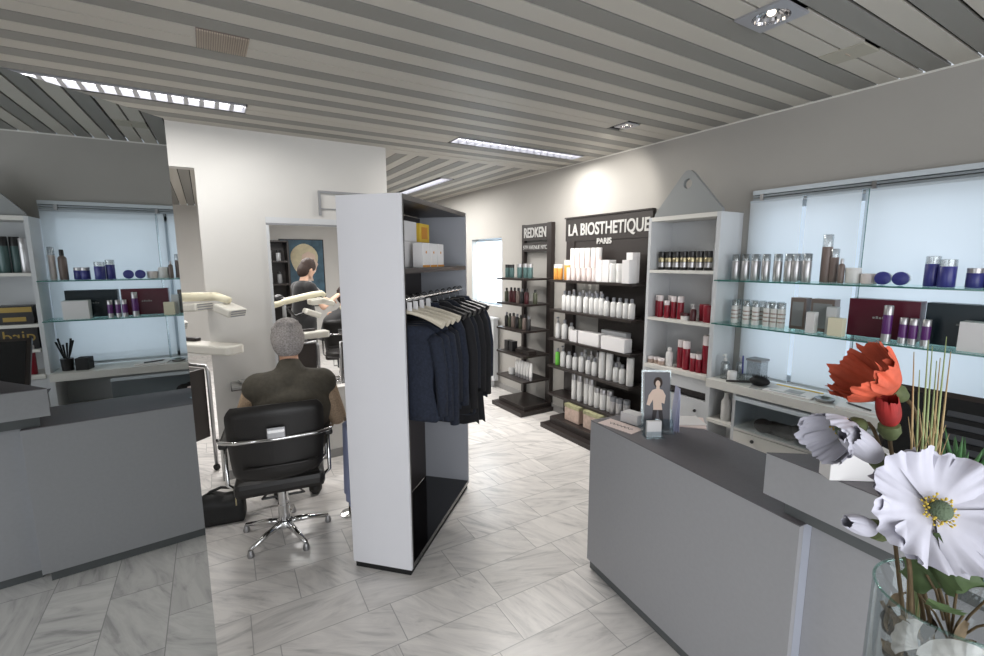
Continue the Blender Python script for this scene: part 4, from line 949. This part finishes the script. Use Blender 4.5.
# it hangs from a narrow chrome side stand
t = thing('towel_stand', 'thin chrome stand holding the pale blue cloth', 'stand', (.66, 2.78, 0), FZ)
MB().tube([(.012, -.12, .67), (.012, .16, .67)], .006).tube([(.012, .15, .67), (.012, .15, .012)], .007).build('rod', 'chrome', t, smooth=2)
MB().lathe([(.06, 0), (.06, .008), (.01, .014)], 18, Matrix.Translation((.012, .15, 0))).build('foot', 'chrome', t, smooth=True)

def standing(loc, rz, label):
    t = thing('person', label, 'person', loc, rz)
    b = MB(); hc = (0, 0, .10)
    HT = Matrix.Translation((0, .05, 1.46)) @ Matrix.Rotation(-.45, 4, 'X')
    b.limb((0, 0, .92), (0, .0, 1.10), .125, .11, 16).limb((0, 0, 1.10), (0, .02, 1.30), .11, .11, 16).limb((-.11, .02, 1.345), (.11, .02, 1.345), .055, .055).limb((0, .02, 1.37), (0, .045, 1.48), .05, .048)
    hands = {-1: (-.10, .40, 1.16), 1: (.12, .42, 1.22)}
    for s in (-1, 1):
        wx = hands[s]
        b.limb((s*.155, .02, 1.335), (s*.25, .10, 1.10), .046, .038).limb((s*.25, .10, 1.10), wx, .036, .025)
        hand(b, wx, (-s*.2, .95, -.15), (0, 0, 1), s)
        b.limb((s*.085, 0, .90), (s*.09, .02, .48), .085, .055).limb((s*.09, .02, .48), (s*.095, -.02, .09), .052, .035)
        b.limb((s*.095, -.02, .06), (s*.105, .12, .04), .04, .03)
    head(b, hc, HT); body = skinned(b, 'body', 'skin2', t, .0105, 4); face(hc, HT, body)
    h = MB().ball((0, -.014, .13), (.088, .098, .102), 20, 14, HT).ball((0, -.05, .07), (.082, .068, .10), 16, 12, HT)
    skinned(h, 'hair', 'darkhair', t, .011, 2)
    c = MB().limb((0, 0, .93), (0, 0, 1.10), .15, .13, 16).limb((0, 0, 1.1), (0, .02, 1.30), .13, .125, 16).limb((-.12, .02, 1.335), (.12, .02, 1.335), .07, .07, 14)
    for s in (-1, 1): c.limb((s*.155, .02, 1.335), (s*.215, .07, 1.19), .06, .052, 12)
    skinned(c, 'black_top', 'blackcloth', t, .014, 3)
    for s in (-1, 1):
        skinned(MB().limb((s*.085, 0, .92), (s*.09, .02, .48), .098, .07, 14).limb((s*.09, .02, .48), (s*.095, -.02, .08), .066, .055, 14), 'trouser_leg', 'blackcloth', t, .014, 3)
        skinned(MB().limb((s*.095, -.03, .045), (s*.105, .13, .04), .045, .035, 12), 'shoe', 'shoe', t, .01, 2)
    return t

# ------------------------------------------------------------------ rear room seen through the openings
standing((.98, 5.95, 0), math.radians(-65), 'dark haired hairdresser in black leaning over a client near the poster')
seated((1.56, 6.35, .0), math.radians(-20), 'seated client with dark hair under a black cape behind the wardrobe edge', cape=True, hairm='darkhair', bow=.2)
t = salon_chair((1.54, 6.30, .0), math.radians(-20), 'black salon chair holding the caped client in the rear room')
t.location.z = 0
# poster
t = thing('poster', 'framed blue poster of a blonde woman on the far white wall', 'poster', (1.60, Y1-.001, .77)); t.scale = (.9, 1, .9)
MB().box(-.44, .44, -.02, 0, 0, 1.42).build('frame', 'sign', t)
MB().box(-.42, .42, -.023, -.0205, .02, 1.40).build('backdrop', 'navyp', t)
def blob(cx, cz, rx, rz_, n=26, k=0): return [(cx+rx*math.cos(2*PI*i/n)*(1+k*math.sin(3*2*PI*i/n)), cz+rz_*math.sin(2*PI*i/n)) for i in range(n)]
MB().prism(blob(.04, 1.0, .27, .33, k=.06), -.0265, -.0235, 'y').build('printed_hair', 'blond', t)
MB().prism([(-.02, .55), (.2, .55), (.17, .7), (.25, .73), (.27, .82), (.31, .9), (.26, 1.0), (.26, 1.1), (.12, 1.17), (0, 1.1), (-.04, .9)], -.0295, -.027, 'y').build('printed_face', 'pskin', t)
MB().prism(blob(.2, .99, .03, .012), -.0315, -.03, 'y').prism(blob(.22, .81, .03, .012), -.0315, -.03, 'y').build('printed_features', 'ink', t)
MB().prism([(-.3, .02), (.38, .02), (.32, .35), (.14, .55), (-.02, .55), (-.2, .4)], -.0265, -.0235, 'y').build('printed_shoulders', 'card', t)
# black shelf unit far away
t = thing('black_bookcase', 'tall black open shelf unit by the far white wall', 'shelf unit', (.60, 8.9, 0))
MB().box(0, .03, 0, .4, 0, 2.0).build('side_panel', 'black', t); MB().box(.66, .69, 0, .4, 0, 2.0).build('side_panel', 'black', t); MB().box(.0305, .6595, .385, .4, 0, 2.0).build('back_panel', 'black', t)
for z in (.02, .42, .82, 1.22, 1.62, 1.97): MB().box(.0305, .6595, 0, .384, z, z+.03).build('shelf', 'black', t)
r = random.Random(5)
for i in range(8):
    z = (1.6505, 1.2505)[i % 2]; h = .18+.08*r.random()
    o = bottle('boxed_product', h, .04, ('cab', 'plasticgrey')[i % 2], 'darkb', 'tube'); o.location = (.68+.15*(i//2), 9.05, z)
    tag(o, ORD[i//2]+' pale bottle on the '+('upper', 'lower')[i % 2]+' level of the far black shelf unit', 'bottle', 'bottles on the far black shelf unit')
# salon trolleys with pale trays
def tray(mb, L, W, hgt=.045):
    mb.box(-L/2, L/2, -W/2, W/2, 0, .012).box(-L/2, L/2, -W/2, -W/2+.012, .0125, hgt).box(-L/2, L/2, W/2-.012, W/2, .0125, hgt).box(-L/2, -L/2+.012, -W/2+.0125, W/2-.0125, .0125, hgt).box(L/2-.012, L/2, -W/2+.0125, W/2-.0125, .0125, hgt)
    return mb
def trolley(loc, rz, label, heads=3, reach=.22, arm_z=1.27):
    t = thing('salon_trolley', label, 'trolley', loc, rz)
    ex = .20 if reach > .4 else 0
    MB().box(-.27, .03+ex, -.16, .16, .16+ex*.6, .83).build('cabinet', 'black', t, bevel=.006)
    MB().box(-.27, .03, -.17, -.161, .2, .5).build('drawer_front', 'darkb', t)
    for y in (-.17, .17): MB().tube([(.05+ex, y, .05), (.05+ex, y, .80), (.03+ex, y, .845), (-.28, y, .845), (-.28, y, .05)], .014).build('side_frame', 'steel', t, smooth=2)
    for x in (-.28, .05+ex):
        for y in (-.17, .17): MB().lathe([(.025, -.012), (.025, .012)], 14, Matrix.Translation((x, y, .025)) @ Matrix.Rotation(PI/2, 4, 'X')).build('castor', 'rubber', t, smooth=True)
    L = reach; k = arm_z-1.27; zt_ = .862 + (.14 if reach > .4 else 0)
    if reach > .4: MB().box(-.2, 0, -.06, .06, .8305, zt_-.0005).build('riser', 'darkb', t)
    MB().prism([(-.3, -.1), (L-.02, -.075), (L, -.05), (L, .05), (L-.02, .075), (-.3, .1)], zt_, zt_+.065).build('top_tray', 'lampshell', t, bevel=.012)
    MB().box(-.28, L*.45, .02, .07, zt_+.066, zt_+.09).build('rim', 'darkin', t, bevel=.006)
    MB().tube([(-.2, .0, zt_+.065), (-.2, 0, 1.26+k)], .02).build('pole', 'plasticgrey', t, smooth=2)
    MB().tube([(-.36, 0, 1.20+k), (-.2, 0, 1.25+k), (L*.3, 0, 1.30+k), (L*.8, 0, 1.315+k), (L*.95, 0, 1.29+k)], [.028, .033, .033, .03, .024], 12).build('curved_arm', 'cream', t, smooth=2)
    for i, (x, z, q, yy) in enumerate(((L*.95, 1.225+k, .3, 0), (L*.25, 1.12+k, .4, -.03), (L*.55, 1.235+k, -.1, 0))[:heads]):
        T = Matrix.Translation((x, yy, z)) @ Matrix.Rotation(q, 4, 'Y')
        hd = MB().box(-.075, .075, -.075, .075, -.028, .028, T=T).build('heater_head', 'lampshell', t, bevel=.012)
        mb = MB()
        for kk in range(3): mb.box(.076, .078, -.06, .06, -.022+.017*kk, -.014+.017*kk, T=T)
        mb.build('vent_slots', 'plasticgrey', hd)
    MB().tube([(-.2, 0, 1.2+k), (-.1, 0, 1.1+k), (L*.25, 0, 1.14+k)], .014).build('bracket_arm', 'darkb', t)
    MB().ball((-.24, .03, 1.27+k), (.06, .05, .05)).build('joint_cover', 'darkb', t, smooth=2)
    return t
trolley((-.33, 4.22, 0), math.radians(-50), 'black cabinet trolley with cream trays beside the mirror edge', reach=.75, arm_z=1.36)
trolley((.84, 5.0, 0), math.radians(8), 'white headed salon trolley in front of the hairdresser')
trolley((1.42, 4.62, 0), math.radians(20), 'second pale salon trolley partly hidden by the wardrobe', 2)
# stool
t = thing('stool', 'small round black stool on chrome foot in the rear room', 'stool', (1.33, 5.7, 0))
MB().lathe([(.15, .50), (.17, .52), (.17, .56), (.14, .575)], 24).build('seat', 'leather', t, smooth=True); MB().lathe([(.02, .05), (.02, .50)], 12).build('column', 'chrome', t, smooth=True)
for k in range(5): a = k*2*PI/5; MB().tube([(0, 0, .06), (.2*math.cos(a), .2*math.sin(a), .02)], [.016, .012]).build('leg', 'chrome', t, smooth=2)
# frame around the framed opening and ledge with magazine
t = thing('opening_frame', 'grey frame lining the tall rectangular opening above the ledge', 'frame', (.415, YP-.012, .6))
MB().box(0, .645, -.0, .011, 1.33, 1.372).build('top_rail', 'cab', t); MB().box(0, .645, .0, .011, 1.3155, 1.3295).build('dark_line', 'plasticgrey', t); MB().box(-.0, .02, -.0, .011, 0, 1.314).build('side_rail', 'cab', t); MB().box(.625, .645, 0, .011, 0, 1.314).build('side_rail', 'cab', t)  # thin darker grey strip runs below the top rail
t = thing('styling_ledge', 'grey wall ledge left of the seated person', 'ledge', (.10, YP-.2, .735)); MB().box(0, .30, 0, .1995, 0, .02).build('board', 'magaz', t, bevel=.003); MB().box(0, .30, .18, .1995, -.05, -.0005).build('rear_rail', 'darkin', t)
flat('open_magazine', 'pale glossy magazine lying on the grey ledge', 'magazine', .26, YP-.1, .7655, .2, .15, .15, 'magaz', .006)
t = thing('wall_bracket', 'grey angular metal bracket on the white partition top', 'bracket', (.80, YP, 2.0))
MB().box(0, .018, -.018, -.0005, 0, .19).box(.0185, .40, -.018, -.0005, .172, .19).box(.0185, .40, -.012, -.0005, .05, .056).build('bars', 'plasticgrey', t)
# handbag
t = thing('handbag', 'black soft handbag on the marble floor beside the mirror edge', 'bag', (-.02, 3.27, 0), math.radians(-10))
b = MB()
b.box(-.14, .13, -.07, .07, .0, .15).ball((-.05, 0, .12), (.1, .075, .085)).ball((.05, 0, .11), (.09, .075, .075)); o = b.build('body', 'bag', t, smooth=2)
r = o.modifiers.new('r', 'REMESH'); r.mode = 'VOXEL'; r.voxel_size = .012; r.use_smooth_shade = True; s = o.modifiers.new('s', 'SMOOTH'); s.iterations = 8; s.factor = .5
MB().tube([(-.1, 0, .17), (-.06, -.01, .21), (0, 0, .225), (.07, .0, .21), (.1, 0, .15)], .009).build('handle', 'bag', t, smooth=2)
MB().ball((.125, 0, .17), (.04, .04, .05)).build('side_pouch', 'bag', t, smooth=2)
MB().box(.085, .092, -.074, -.066, .12, .19).build('zip_pull', 'zip', t)

# low white shelf/radiator under far window
t = thing('window_bench', 'white radiator under the far bright window', 'radiator', (XW-.11, 4.95, .1))
mb = MB()
for k in range(12): mb.box(.01, .08, .02+.055*k, .062+.055*k, 0, .8)
mb.build('fins', 'cab', t, bevel=.004); MB().box(0, .09, .0, .70, .8005, .82).build('top_grille', 'cab', t); MB().box(.02, .07, .1, .13, -.1, 0).box(.02, .07, .55, .58, -.1, 0).build('feet', 'cab', t)

# ------------------------------------------------------------------ vase of artificial poppies
VC = Vector((.945, .178, 0)); VB = .895; VR = .1; VH = .235
t = thing('pedestal', 'round grey pedestal under the glass vase', 'pedestal', (VC.x, VC.y, 0))
MB().lathe([(.12, VB-.024), (.12, VB-.0005)], 32).build('top', 'plasticgrey', t, smooth=True); MB().lathe([(.035, .03), (.035, VB-.025)], 20).build('column', 'steel', t, smooth=True); MB().lathe([(.13, 0), (.13, .02), (.04, .03)], 32).build('foot', 'steel', t, smooth=True)
t = thing('glass_vase', 'clear glass cylinder vase filled with shells and dried leaves', 'vase', (VC.x, VC.y, VB))
MB().lathe([(.0, 0), (VR-.003, 0), (VR, .003), (VR, VH-.002), (VR-.0015, VH), (VR-.003, VH-.002), (VR-.003, .008), (0, .008)], 56, cap=False).build('glass', 'vaseglass', t, smooth=True)
MB().tube([((VR-.0015)*math.cos(a), (VR-.0015)*math.sin(a), VH) for a in [2*PI*k/48 for k in range(49)]], .0022, 8).build('rim', 'shelfglass', t, smooth=2)
rr = random.Random(11)
shells = []
camv = Vector((-VC.x, -VC.y, 0)).normalized(); latv = Vector((-camv.y, camv.x, 0))
for i, (an, zz, s, ro) in enumerate([(157, 1.078, .036, 75), (-163, 1.090, .044, 20), (-178, 1.02, .036, -20), (-150, 1.01, .034, 5), (150, .99, .032, 15), (172, .95, .035, 60), (-165, .94, .03, 80), (-140, 1.07, .022, 0)]):
    dv = Vector((math.cos(math.radians(an)), math.sin(math.radians(an)), 0))
    p = VC + dv*.079 + Vector((0, 0, zz))
    o = thing('seashell', ['left pale scallop shell against the vase glass', 'largest pale scallop shell against the vase glass', 'middle pale shell in the vase', 'right middle shell in the vase', 'lower left shell in the vase', 'lowest large shell in the vase', 'small lowest shell in the vase', 'smallest shell at the vase right side'][i], 'shell', tuple(p), 0, 'shells in the vase')
    o.rotation_euler = zalign(dv*1.0 + Vector((0, 0, .25)), spin=math.radians(ro)).to_euler()
    def shf(u, v, s=s):
        a = (-1.15+2.3*u); r_ = s*v*(1+.014*math.cos(a*14)*v)
        return (r_*math.sin(a)*1.15, r_*math.cos(a)-s*.5, .009*math.sin(v*PI*.9)+.0012*math.cos(a*14)*v)
    MB().grid(shf, 40, 8).build('valve', 'shell', o, smooth=2)
for i in range(64):
    a = rr.random()*2*PI; q = .02+.055*rr.random(); z = VB+.02+.18*rr.random()
    if i < 44: a = math.atan2(camv.y, camv.x) + (rr.random()-.5)*2.8; q = .072; z = VB+.06+.135*rr.random()
    if 1:
        o = thing('dried_leaf', 'curled dried brown leaf among the shells in the vase', 'dried leaf', (VC.x+q*math.cos(a), VC.y+q*math.sin(a), z), 0, 'dried leaves in the vase')
        o.rotation_euler = (rr.random()*3, rr.random()*3, rr.random()*3)
        MB().grid(lambda u, v: ((u-.5)*.042, (v-.5)*.026*math.sin(PI*min(.95, max(.05, u))), .006*math.sin(u*4+v*2)), 8, 4).build('blade', ('potp', 'potp2')[i % 2], o, smooth=2)

def poppy(name, lab, c, axis, R, m, cup, npet=6, spin=0, ruf=.12, inner=True, close=0, base=None, cat='flower', seed=0):
    """petals round a centre; axis = facing direction; the stem runs back from the calyx into the vase"""
    c = Vector(c); o = thing(name, lab, cat, tuple(c)); T = zalign(axis, spin=spin); r = random.Random(seed)
    for k in range(npet):
        a0 = 2*PI*k/npet; lift = .003*(k % 2)*2; ph = r.random()*6; wd = 1.75*PI/npet; rk = R*(.93+.14*r.random())
        def pf(u, v):
            t_ = (u-.5)*2; a = a0 + t_*wd
            rad = .006 + rk*v*(1-.10*abs(t_)**3)*(1+ruf*(.04*math.sin(t_*11+ph)+.03*math.sin(t_*29+ph))*v**4)
            rr_ = rad*math.cos(close*v); z = cup*R*v*v + lift + rad*math.sin(close*v) + ruf*R*.16*math.sin(t_*6+ph)*v**2.5 + ruf*R*.08*math.sin(t_*17+ph*2)*v**4 + ruf*R*.035*math.sin(t_*37+ph)*v**6
            return (rr_*math.cos(a), rr_*math.sin(a), z)
        MB().grid(pf, 44, 14, T=T).build('petal', m, o, smooth=2)
    if inner:
        MB().ball((0, 0, .008+.01), (.0145, .0145, .011), 16, 8, T).build('eye', 'eye', o, smooth=2)
        st = MB()
        for k in range(46):
            a = k*2.4; q = .016+.007*(k % 3)/2; z = .012+.01*((k*7) % 5)/5
            st.tube([(.01*math.cos(a), .01*math.sin(a), .004), (q*math.cos(a), q*math.sin(a), z)], .0005, 4, T); st.ball((q*math.cos(a), q*math.sin(a), z), .0018, 6, 4, T)
        st.build('stamens', 'stamen', o)
    MB().lathe([(.002, -.03), (.010, -.024), (.016, -.012), (.015, 0), (.008, .003)], 14, T).build('calyx', 'calyx', o, smooth=True)
    if base is not None:
        s0 = T @ Vector((0, 0, -.028)); e = Vector(base) - c
        ax = Vector(axis).normalized(); p1 = s0 - ax*.05 ; p2 = s0*.3 + e*.7 + Vector((0, 0, .03))
        pts = []
        for k in range(15):
            w = k/14; pts.append((1-w)**3*s0 + 3*(1-w)**2*w*p1 + 3*(1-w)*w*w*p2 + w**3*e)
        MB().tube(pts, .0032, 8).build('stem', 'stemm', o, smooth=2)
    return o
RT = Vector((.8525, -.5227, 0)); UP = Vector((.0758, .1235, .9894)); BK = Vector((.517, .8436, -.145))   # picture right, up, away
def base(dx, dy=0, z=.12): return VC + RT*dx + Vector((0, 0, VB+z)) + Vector((BK.x, BK.y, 0))*dy
poppy('white_poppy', 'largest open white poppy facing the room above the vase', (.901, .209, 1.276), -BK*1.0+UP*.42-RT*.12, .085, 'petalw', .22, 6, .2, .8, base=base(.0, .02), seed=1)
poppy('white_poppy', 'white poppy half hidden behind the largest one', Vector((1.040, .205, 1.258))+BK*.03, -BK+RT*.5+UP*.5, .052, 'petalw', .35, 6, .9, .7, base=base(.04, .03), seed=2)
poppy('white_poppy', 'white poppy turned sideways facing the counter', (.930, .330, 1.362), -RT*1.0-UP*.25-BK*.25, .046, 'petalw', .75, 6, .1, .7, close=.55, base=base(-.05, .01), seed=3)
poppy('white_poppy', 'half closed white poppy under the red bud', (.915, .285, 1.325), -RT*.75+UP*.65-BK*.1, .034, 'petalw', .8, 5, .4, .4, inner=False, close=1.15, base=base(-.03, .02), seed=4)
poppy('white_bud', 'closed white flower bud beside the vase rim', (.843, .257, 1.240), -RT*1.0+UP*.3-BK*.1, .024, 'petalw', .6, 5, .4, .3, inner=False, close=1.3, base=base(-.06, .0, .17), seed=5)
poppy('red_poppy', 'large orange red poppy cupped towards the upper left', (.985, .300, 1.428), -RT*.80+UP*.55+BK*.10, .056, 'petalr', .6, 6, .5, .9, close=.45, base=base(.0, .04), seed=6)
poppy('red_bud', 'small dark red half open poppy bud', (.955, .288, 1.375), -RT*.25+UP*.9-BK*.25, .026, 'petald', .7, 5, .3, .5, inner=False, close=1.1, base=base(.0, .03), seed=7)
for i, (px, top, m) in enumerate([(-.022, 1.50, 'grass2'), (-.012, 1.47, 'grass'), (.0, 1.51, 'grass'), (.008, 1.485, 'grass'), (.016, 1.525, 'grass'), (.024, 1.50, 'grass2'), (.012, 1.49, 'grass2'), (-.006, 1.52, 'grass')]):
    b = base(.0+px*.4, .06); e = Vector((.995, .258, 0)) + RT*px*1.3 + Vector((0, 0, top))
    o = thing('grass_stem', ORD[i]+' thin decorative grass stalk rising behind the poppies', 'grass', tuple(b), 0, 'grass stalks in the vase')
    e = e-b; MB().tube([(0,0,0), e*.4, e*.75, e], [.0022, .002, .0016, .0006], 6).build('stalk', m, o, smooth=2)
    for q in range(2):
        p = e*(.62+.06*q); MB().tube([p, p+RT*(.012*(1-2*q))+Vector((0, 0, .05))], [.0009, .0003], 5).build('awn', 'grass2', o)
def leaf(lab, p, d, L, W, m='leaf', lobes=4, bend=.3, spin=0, bs=None):
    o = thing('poppy_leaf', lab, 'leaf', tuple(p)); T = zalign(d, spin=spin)
    def lf(u, v):
        t_ = (u-.5)*2; w = W*math.sin(PI*min(1, v*.93+.05))**.8*(1-.38*abs(math.sin(v*PI*lobes))**.6)
        return (t_*w, bend*L*v*v + .12*W*abs(t_), L*v)
    MB().grid(lf, 8, 40, T=T).build('blade', m, o, smooth=2)
    e = Vector(bs or base(0, 0, .16)) - Vector(p)
    MB().tube([(0, 0, 0), e*.5+Vector((0, 0, .01)), e], .0018, 6).build('stalk', 'stemm', o, smooth=2)
lf = VC + Vector((0, 0, VB+VH))
leaf('lobed green leaf under the largest poppy', lf+RT*-.035+UP*.02-BK*.02, -RT*.55+UP*.8-BK*.1, .10, .040, lobes=3)
leaf('green leaf hanging inside the vase mouth', lf+RT*-.02+UP*-.005-BK*.03, -RT*.9+UP*.15-BK*.2, .06, .024, spin=.6)
leaf('long green leaf crossing the vase rim', lf+RT*.02+UP*.0-BK*.05, RT*1.0-UP*.05-BK*.35, .12, .042, lobes=2, bend=-.1, spin=1.3)
leaf('dark green leaf in the middle of the vase mouth', lf+RT*.0+UP*.01-BK*.0, -RT*.1+UP*1-BK*.3, .075, .036, lobes=3)
leaf('broad lobed green leaf behind the stems', lf+RT*.03+UP*.0+BK*.03, RT*.2+UP*1, .09, .045, lobes=4)
leaf('curled green leaf left of the stems inside the rim', lf+RT*-.05+UP*.005+BK*.01, -RT*.2+UP*.9-BK*.3, .07, .03, lobes=3)
leaf('small green leaf beneath the white bud', lf+RT*-.055+UP*.045-BK*.01, -RT*.7+UP*.65, .04, .014, lobes=2, bs=lf+RT*-.02-UP*.03)
leaf('pointed green leaf right of the middle stems', lf+RT*.04+UP*.01-BK*.01, RT*.7+UP*.5-BK*.1, .09, .018, lobes=1)

# ------------------------------------------------------------------ light
def area(name, loc, rot, sx, sy, e, col=(1, 1, 1), spread=PI):
    l = bpy.data.lights.new(name, 'AREA'); l.shape = 'RECTANGLE'; l.size = sx; l.size_y = sy; l.energy = e; l.color = col; l.spread = spread
    o = bpy.data.objects.new(name, l); COL.objects.link(o); o.location = loc; o.rotation_euler = rot; return o
area('lamp_light', (-.32, 3.37, H-.03), (0, 0, 0), 1.2, .12, 14, (1, .98, .95))
area('lamp_light', (2.36, 3.37, H-.03), (0, 0, 0), 1.2, .12, 34, (1, .97, .93))
area('lamp_light', (2.45, 5.7, H-.03), (0, 0, 0), .12, 1.3, 45, (1, .98, .95))
area('lamp_light', (.6, 6.6, H-.03), (0, 0, 0), 1.4, .5, 75, (1, .98, .96))
area('lamp_light', (.3, 5.0, H-.03), (0, 0, 0), .9, .5, 35, (1, .98, .96))
area('daylight', (XW+.5, 1.1, 1.5), (0, math.radians(90), 0), 1.3, 1.5, 10.5, (.92, .95, 1))
area('daylight', (XW+.5, 5.3, 1.5), (0, math.radians(90), 0), 1.0, .9, 55, (.85, .93, 1))
area('fill_light', (-.2, Y0+.05, 1.35), (math.radians(-90), 0, math.radians(180)), 6.0, 2.3, 150, (.95, .97, 1))  # unseen fill light added behind the camera; no shopfront window is built
def spot(loc, to, e, ang, col=(1, .95, .88), blend=.6):
    l = bpy.data.lights.new('spot_light', 'SPOT'); l.energy = e; l.spot_size = math.radians(ang); l.spot_blend = blend; l.color = col; l.shadow_soft_size = .03
    o = bpy.data.objects.new('spot_light', l); COL.objects.link(o); o.location = loc
    o.rotation_euler = (Vector(to)-Vector(loc)).to_track_quat('-Z', 'Y').to_euler()
spot((2.585, 2.6, H-.02), (3.17, 3.2, 2.0), 17, 95)
spot((2.5, 3.75, H-.02), (2.5, 3.2, 0), 40, 85)
spot((.25, 3.0, H-.02), (.5, 3.9, 1.6), 9, 90, (1, .99, .97))
w = bpy.data.worlds.new('World'); SC.world = w; w.use_nodes = True
bg = w.node_tree.nodes['Background']; bg.inputs[0].default_value = (.86, .92, 1.0, 1); bg.inputs[1].default_value = .9
SC.view_settings.view_transform = 'Standard'
SC.view_settings.look = 'None'
SC.view_settings.exposure = 0

# ------------------------------------------------------------------ camera
cam = bpy.data.cameras.new('camera'); co = bpy.data.objects.new('camera', cam); COL.objects.link(co)
f_px = 464.7; cam.sensor_width = 36; cam.lens = f_px/984*36; cam.clip_start = .02
az, pit, rol = math.radians(31.527), math.radians(-8.334), math.radians(-.196)
fw = Vector((math.sin(az)*math.cos(pit), math.cos(az)*math.cos(pit), math.sin(pit)))
rt = Vector((math.cos(az), -math.sin(az), 0)); up = rt.cross(fw)
r2 = rt*math.cos(rol) + up*math.sin(rol); u2 = -rt*math.sin(rol) + up*math.cos(rol)
mm = Matrix((r2, u2, -fw)).transposed().to_4x4(); mm.translation = (0, 0, 1.65)
co.matrix_world = mm
SC.camera = co
